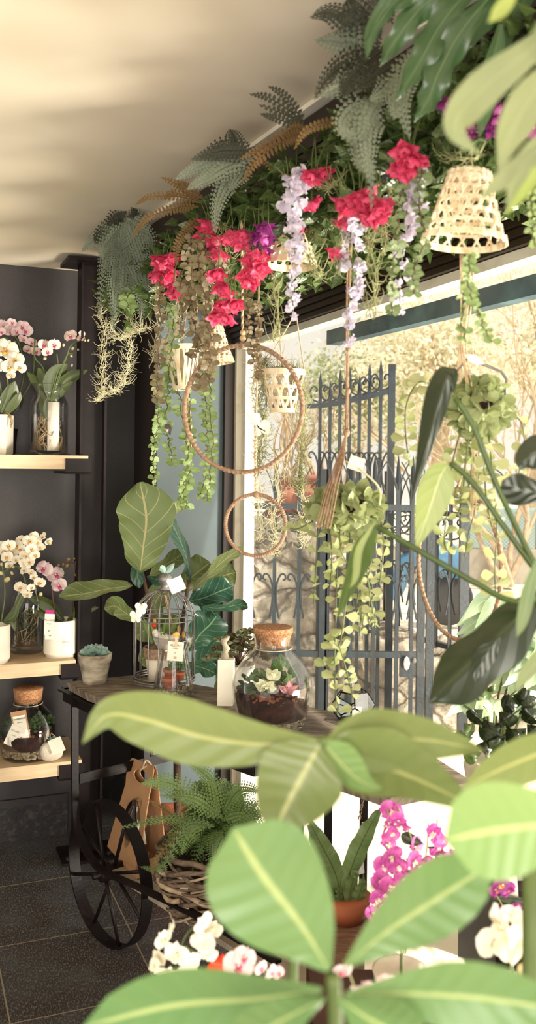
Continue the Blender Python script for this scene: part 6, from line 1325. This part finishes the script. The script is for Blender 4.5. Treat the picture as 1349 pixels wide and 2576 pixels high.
# --- kokedama balls and their ropes
def string_ball(label, cx, cy, wpx, hpx, Z, n, vines, rope, hook=None):
    c_ = P(cx, cy, Z); rx = wpx / 2 / F * Z; rz = hpx / 2 / F * Z; t = thing('hanging_plant', label, 'plant', tuple(c_)); mb = MB(); blob(mb, c_, rx * .5, 0, 14, (1, .8, rz / rx * .9)); mb.build('root_ball', M['soil'], t)
    mb = MB()
    for k in range(n):
        d = ball_dir(); q = c_ + V((d.x * rx * .74, d.y * rx * .6, d.z * rz * .74)) * rnd.uniform(.75, 1); e_ = (V((d.x * .6, d.y * .1, d.z * .6 - .35)) + ball_dir() * .9).normalized(); l = rnd.uniform(30, 42) / F * Z
        blade(mb, [q, q + e_ * l * .5, q + e_ * l], l * .42, 'round', 5, 1, .25, rnd.uniform(-1.2, 1.2))
    mb.build('leaves', M['dischidia'], t)
    for pts, l in vines:
        ps = [P(x, y, Z + rnd.uniform(-.06, .06)) for x, y in pts]; L = sum((ps[i + 1] - ps[i]).length for i in range(len(ps) - 1)); ll = l / F * Z; m_ = max(3, int(L / (ll * 1.05))); sp = spline(ps, m_ * 3)
        mb = MB(); tube(mb, sp, .0014, 4); o = mb.build('vine', M['stem_green'], t); mb = MB()
        for i in range(2, len(sp), 3):
            a = rnd.uniform(0, 6.28)
            for s_ in (0, 3.14):
                d = V((math.cos(a + s_), math.sin(a + s_) * .6, rnd.uniform(-.3, .6))).normalized(); l2 = ll * rnd.uniform(.8, 1.2); blade(mb, [sp[i] + d * .002, sp[i] + d * l2 * .55, sp[i] + d * l2], l2 * .33, 'obov', 6, 2, .2, rnd.uniform(-.8, .8))
        mb.build('vine_leaves', M['dischidia_light'], o)
    return t
V1 = [([(870, 1320), (850, 1420), (845, 1560), (842, 1700), (850, 1800)], 36), ([(800, 1330), (795, 1420), (790, 1520)], 32), ([(900, 1330), (905, 1420), (910, 1520), (905, 1600)], 32), ([(930, 1320), (935, 1440), (938, 1540), (930, 1570)], 34), ([(880, 1330), (880, 1440), (865, 1560), (850, 1640), (820, 1680)], 34), ([(960, 1310), (965, 1380), (955, 1470)], 30), ([(790, 1310), (750, 1330), (728, 1330)], 28), ([(850, 1610), (870, 1680), (880, 1720), (885, 1750)], 28), ([(915, 1320), (925, 1450), (945, 1580)], 30), ([(830, 1330), (835, 1400), (830, 1480)], 30), ([(855, 1330), (860, 1390), (900, 1460), (895, 1540)], 32)]
t = string_ball('olive button leaf plant ball hanging from the thick rope at the centre', 872, 1275, 225, 120, 2.05, 260, V1, None)
mb = MB(); pts = [(884, 392), (882, 550), (878, 700), (875, 860), (874, 980), (872, 1090)]
for k in range(5): o_ = V((rnd.uniform(-.003, .003), rnd.uniform(-.003, .003), 0)); tube(mb, spline([P(x, y, 2.05) + o_ + V((.002 * math.sin(i + k), 0, 0)) for i, (x, y) in enumerate(pts)], 20), .0019, 5)
for k in range(6): f_ = k / 5 - .5; tube(mb, spline([P(872, 1088, 2.05), P(856 + f_ * 12, 1150, 2.03), P(828 + f_ * 22, 1240, 1.95), P(812 + f_ * 34, 1330, 1.93)], 14), .0012, 5)
for k in range(5): tube(mb, spline([P(872, 1088, 2.05), P(858 + 2 * k, 1150, 2.03) + V((0, -.004, 0)), P(826 + 6 * k, 1230, 1.95), P(800 + 8 * k, 1325, 1.93)], 14), .0012, 5)
mb.build('rope', M['rope'], t)
for kx, ky, kr in ((872, 1088, .008), (876, 984, .006), (877, 878, .006)): mb = MB(); blob(mb, P(kx, ky, 2.05), kr, 0, 8, (1, 1, 1.3)); mb.build('knot', M['rope'], t)
mb = MB(); tube(mb, spline([P(870, 1160, 2.03), P(905, 1180, 2.02), P(945, 1215, 2.0), P(957, 1240, 2.0), P(955, 1270, 2.0)], 14), .0025, 6); mb.build('handle', M['moss'], t); tagcard(t, 'tag', P(902, 1150, 2.02), .034, .030, (1, -.1, 0), .3)
V2 = [([(1180, 1090), (1170, 1180), (1160, 1250), (1120, 1240)], 36), ([(1200, 1090), (1205, 1180), (1195, 1280), (1180, 1340), (1170, 1400)], 34), ([(1230, 1090), (1240, 1200), (1250, 1320), (1245, 1440), (1248, 1500)], 42), ([(1160, 1080), (1140, 1160), (1128, 1260), (1118, 1360), (1130, 1390)], 34), ([(1270, 1040), (1310, 1060), (1320, 1130), (1305, 1190)], 32), ([(1120, 1000), (1060, 960), (1025, 1010), (1020, 1080), (1030, 1170)], 34), ([(1215, 1100), (1220, 1200), (1225, 1260), (1240, 1330)], 32), ([(1190, 1090), (1200, 1150), (1260, 1190), (1275, 1230)], 30), ([(1240, 1280), (1200, 1270), (1150, 1265), (1110, 1245)], 34), ([(1180, 1100), (1185, 1200), (1150, 1300)], 30)]
t = string_ball('olive button leaf plant ball hanging at the right behind the dark pointed leaf', 1205, 1025, 190, 165, 1.8, 230, V2, None)
mb = MB()
for k in range(5): o_ = V((rnd.uniform(-.006, .006), rnd.uniform(-.005, .005), 0)); tube(mb, spline([P(x, y, 1.8) + o_ for x, y in ((1186, 640), (1180, 760), (1168, 860), (1170, 900), (1185, 1000), (1195, 1120), (1190, 1300))], 24), .0018, 5)
for k in range(3): tube(mb, spline([P(1158, 640, 1.8) + V((.003 * k, 0, 0)), P(1160, 800, 1.8), P(1150, 960, 1.8) + V((.004 * k, 0, 0))], 8), .0016, 5)
mb.build('rope', M['rope_pale'], t); mb = MB(); tube(mb, spline([P(1140, 945, 1.8), P(1178, 900, 1.8)], 4), .0022, 6); tube(mb, [P(1178, 900, 1.8), P(1220, 918, 1.8), P(1262, 935, 1.8), P(1275, 955, 1.8), P(1272, 995, 1.8)], .0028, 6); mb.build('handle', M['zinc'], t)
mb = MB(); blade(mb, [P(1172, 892, 1.79), P(1195, 905, 1.79), P(1220, 916, 1.79)], .008, 'lance', 8, 2, .1); mb.build('paper_tie', M['paper'], t)

# ================================================================== big leaves close to the camera
def bigplant(name, label, cat, root, leaves, stems=(), group=None, sm='stem_green', sr=.005, pot=None, hang=None):
    t = thing(name, label, cat, tuple(P(*root)), group)
    for L_ in leaves:
        pts, w_, mm = L_[0], L_[1], L_[2]; o = dict(L_[3]) if len(L_) > 3 else {}
        Z = root[2] + o.pop('dz', 0); tz = o.pop('tz', 0); kw = dict(kind='ovate', n=28, nc=5, fold=.12, wave=.04, wf=2); kw.update(o); m_ = len(pts) - 1
        q = [P(x, y, Z + tz * i / m_) for i, (x, y) in enumerate(pts)]; mb = MB(); blade(mb, q, w_ / F * Z, **kw); mb.build('leaf', M[mm], t)
    for i, s_ in enumerate(stems): mb = MB(); tube(mb, spline([P(*(p if len(p) == 3 else (p[0], p[1], root[2]))) for p in s_], 16), sr, 8); mb.build('stem', M[sm], t)
    if pot:
        z0 = pot[2]; h = pot[3]; c_ = V((pot[0], pot[1], z0)); e_ = stems[-1][-1]; e_ = P(*(e_ if len(e_) == 3 else (e_[0], e_[1], root[2])))
        mb = MB(); tube(mb, spline([e_, (e_ + c_) / 2 + V((0, 0, h / 2)), c_ + V((0, 0, h * .9))], 10), sr, 8); mb.build('stem', M[sm], t)
        mb = MB(); lathe(mb, c_, [(h * .34, 0), (h * .46, h * .9), (h * .5, h * .91), (h * .5, h), (h * .44, h), (.001, h * .93)], 32); mb.build('pot', M['terracotta'], t)
    if hang:
        mb = MB(); q = P(*hang); tube(mb, [q, V((q.x, q.y, CEIL))], .0025, 6); mb.build('hanging_wire', M['steel_black'], t)
    return t
bigplant('umbrella_plant', 'large blurred light green leaf whorl crossing the picture in front of the table', 'plant', (815, 1862, .80), [
  ([(815, 1862), (650, 1872), (500, 1852), (370, 1812), (270, 1800), (206, 1873)], 84, 'big_leaf_olive', dict(kind='lance', fold=.1, wl=1, wr=.9, tz=.03)),
  ([(822, 1860), (940, 1862), (1080, 1862), (1225, 1890)], 80, 'big_leaf_olive', dict(tz=.05)),
  ([(820, 1868), (930, 1915), (1060, 1965), (1215, 2040)], 104, 'big_leaf_olive', dict(roll=.5, tz=.04)),
  ([(806, 1868), (765, 1945), (715, 2040), (688, 2112)], 112, 'big_leaf_olive', dict(roll=-.2, tz=-.02, kind='ovate')),
  ([(812, 1864), (840, 1900), (900, 1960), (960, 1985)], 60, 'big_leaf', dict(roll=.7))],
  [[(815, 1862, .80), (780, 1960, .87), (745, 2100, .9), (740, 2400, .92), (720, 2900, .92)]], 'big leaf whorls in the foreground', pot=(-.06, .92, 0, .24))
bigplant('umbrella_plant', 'lower blurred green leaf whorl filling the bottom of the picture', 'plant', (838, 2460, .62), [
  ([(828, 2440), (760, 2330), (660, 2200), (585, 2082)], 158, 'big_leaf_deep', dict(kind='obov', tz=.05, fold=.06)),
  ([(868, 2430), (980, 2340), (1110, 2255), (1240, 2170)], 92, 'big_leaf_deep', dict(kind='obov', tz=.05, roll=.1)),
  ([(810, 2488), (650, 2512), (430, 2530), (205, 2585)], 84, 'big_leaf_deep', dict(kind='obov', tz=.04, wl=1, wr=1.1)),
  ([(870, 2500), (1030, 2500), (1200, 2510), (1420, 2540)], 80, 'big_leaf_deep', dict(kind='obov', tz=-.02)),
  ([(820, 2510), (740, 2550), (640, 2610), (540, 2700)], 60, 'big_leaf_deep', dict(kind='obov', tz=-.05)),
  ([(850, 2510), (940, 2570), (1080, 2640)], 70, 'big_leaf_deep', dict(kind='obov', tz=-.04))],
  [[(838, 2455, .62), (845, 2600, .63), (850, 3000, .64)]], 'big leaf whorls in the foreground', pot=(.06, .66, 0, .26))
bigplant('umbrella_plant', 'big bright blurred leaves reaching in from the right edge', 'plant', (1450, 2080, .60), [
  ([(1500, 2075), (1380, 2075), (1240, 2090), (1118, 2115)], 122, 'big_leaf', dict(kind='obov', tz=.03)),
  ([(1480, 1850), (1370, 1890), (1250, 1940), (1160, 1985)], 58, 'big_leaf_olive', dict(kind='lance', dz=.2, roll=.3))],
  [[(1500, 2075, .6), (1620, 2500, .6)], [(1480, 1850, .8), (1600, 2400, .75), (1700, 2800, .72)]], 'big leaf whorls in the foreground', pot=(.34, .68, 0, .28))
mb = MB(); tube(mb, [P(1338, 2170, 1.0), P(1338, 2400, 1.0), V((P(1338, 3300, 1.0).x, 1.0, .58))], .010, 10); mb.build('bamboo_cane', M['stem_green'], None, True, label='blurred olive green plant cane standing upright at the right edge', cat='cane')
bigplant('staghorn_fern', 'dark green wavy strap leaves hanging from the top right', 'fern', (1230, -60, 1.35), [
  ([(1150, -50), (1060, 20), (1000, 95), (955, 168)], 30, 'strap_dark', dict(kind='strap', wave=.25, wf=3, wobble=.12)),
  ([(1090, -60), (1010, -10), (960, 50), (918, 110)], 16, 'strap_dark', dict(kind='strap', wave=.25)),
  ([(1200, -50), (1110, 60), (1060, 150), (998, 252)], 38, 'strap_dark', dict(kind='strap', wave=.25, wf=3, wobble=.12, roll=.2)),
  ([(1260, -40), (1160, 80), (1105, 180), (1080, 245), (1042, 308)], 36, 'strap_dark', dict(kind='strap', wave=.28, wf=3, wobble=.15)),
  ([(1260, 60), (1240, 170), (1225, 260), (1205, 345)], 27, 'strap_dark', dict(kind='strap', wave=.15, roll=.3)),
  ([(1120, -60), (1000, -10), (940, 70), (921, 150)], 22, 'strap_dark', dict(kind='strap', wave=.2)),
  ([(1300, -40), (1220, 40), (1170, 130)], 34, 'strap_dark', dict(kind='strap', wave=.2, roll=.3, dz=.1)),
  ([(1349, -40), (1280, 60), (1270, 160)], 30, 'strap_dark', dict(kind='strap', wave=.2, roll=.5, dz=.1)),
  ([(1180, -60), (1060, -20), (990, 30)], 24, 'strap_dark', dict(kind='strap', wave=.2, roll=.4))],
  [[(1400, -200, 1.35), (1200, -60, 1.35)]], 'strap leaved ferns at the top right', hang=(1400, -200, 1.35))
bigplant('staghorn_fern', 'pale blurred strap leaves close to the camera at the top right', 'fern', (1430, 40, .70), [
  ([(1450, 0), (1340, 120), (1230, 210), (1165, 280), (1150, 335), (1210, 392)], 48, 'strap_pale', dict(kind='lance', wave=.08, n=34)),
  ([(1440, 130), (1350, 230), (1290, 330), (1252, 440)], 50, 'strap_pale', dict(kind='lance', wave=.08)),
  ([(1310, -60), (1280, 0), (1250, 35), (1228, 58)], 20, 'strap_lime', dict(kind='lance')),
  ([(1440, 320), (1330, 400), (1255, 460), (1205, 505)], 26, 'strap_pale', dict(kind='lance')),
  ([(1450, 290), (1350, 370), (1300, 450), (1275, 530)], 26, 'strap_pale', dict(kind='lance')),
  ([(1450, 380), (1360, 430), (1310, 490), (1270, 545)], 20, 'strap_lime', dict(kind='lance')),
  ([(1430, -20), (1390, 100), (1370, 200)], 50, 'strap_pale', dict(kind='lance'))],
  [[(1430, 40, .7), (1560, -150, .7)]], 'strap leaved ferns at the top right', hang=(1560, -150, .7))
# philodendron
MZ = 1.3
t = bigplant('philodendron', 'philodendron with dark pointed leaves and long stems crossing in front of the window', 'plant', (1400, 1480, MZ), [
  ([(1142, 990), (1128, 945), (1105, 1010), (1075, 1120), (1033, 1268)], 44, 'mon_dark', dict(kind='lance', roll=.25, fold=.35, wl=1, wr=.5)),
  ([(1131, 1163), (1108, 1200), (1078, 1290), (1045, 1385)], 44, 'mon_pale', dict(kind='lance', fold=.15)),
  ([(951, 1318), (915, 1370), (885, 1450), (846, 1562)], 34, 'mon_green', dict(kind='lance', roll=.6, fold=.3)),
  ([(945, 1312), (905, 1380), (895, 1450), (880, 1480)], 10, 'mon_pale', dict(kind='lance', fold=.3, dz=-.02)),
  ([(1450, 1440), (1320, 1540), (1200, 1650), (1078, 1768)], 78, 'mon_dark', dict(kind='obov', roll=.3, fold=.3, wobble=.12, wf=2, wl=.9)),
  ([(1260, 1600), (1215, 1660), (1195, 1720)], 26, 'mon_dark', dict(kind='lance', dz=-.01)),
  ([(1410, 1100), (1360, 1130), (1320, 1160), (1308, 1182)], 42, 'mon_dark', dict(kind='ovate', fold=.2)),
  ([(1420, 1270), (1350, 1240), (1300, 1230), (1264, 1208)], 42, 'mon_dark', dict(kind='obov', fold=.2)),
  ([(1400, 1330), (1340, 1460), (1315, 1560), (1300, 1605)], 18, 'strap_pale', dict(kind='lance', dz=-.3)),
  ([(1430, 1560), (1370, 1640), (1320, 1700), (1296, 1745)], 20, 'strap_pale', dict(kind='lance', dz=-.3))],
  [[(1145, 1000), (1195, 1080), (1250, 1220), (1349, 1425), (1400, 1480)], [(1133, 1163), (1190, 1215), (1265, 1320), (1345, 1430), (1400, 1485)], [(950, 1325), (1080, 1400), (1200, 1468), (1290, 1512), (1400, 1500)]], sm='mon_green', sr=.0042, pot=(.46, 1.32, .58, .14))
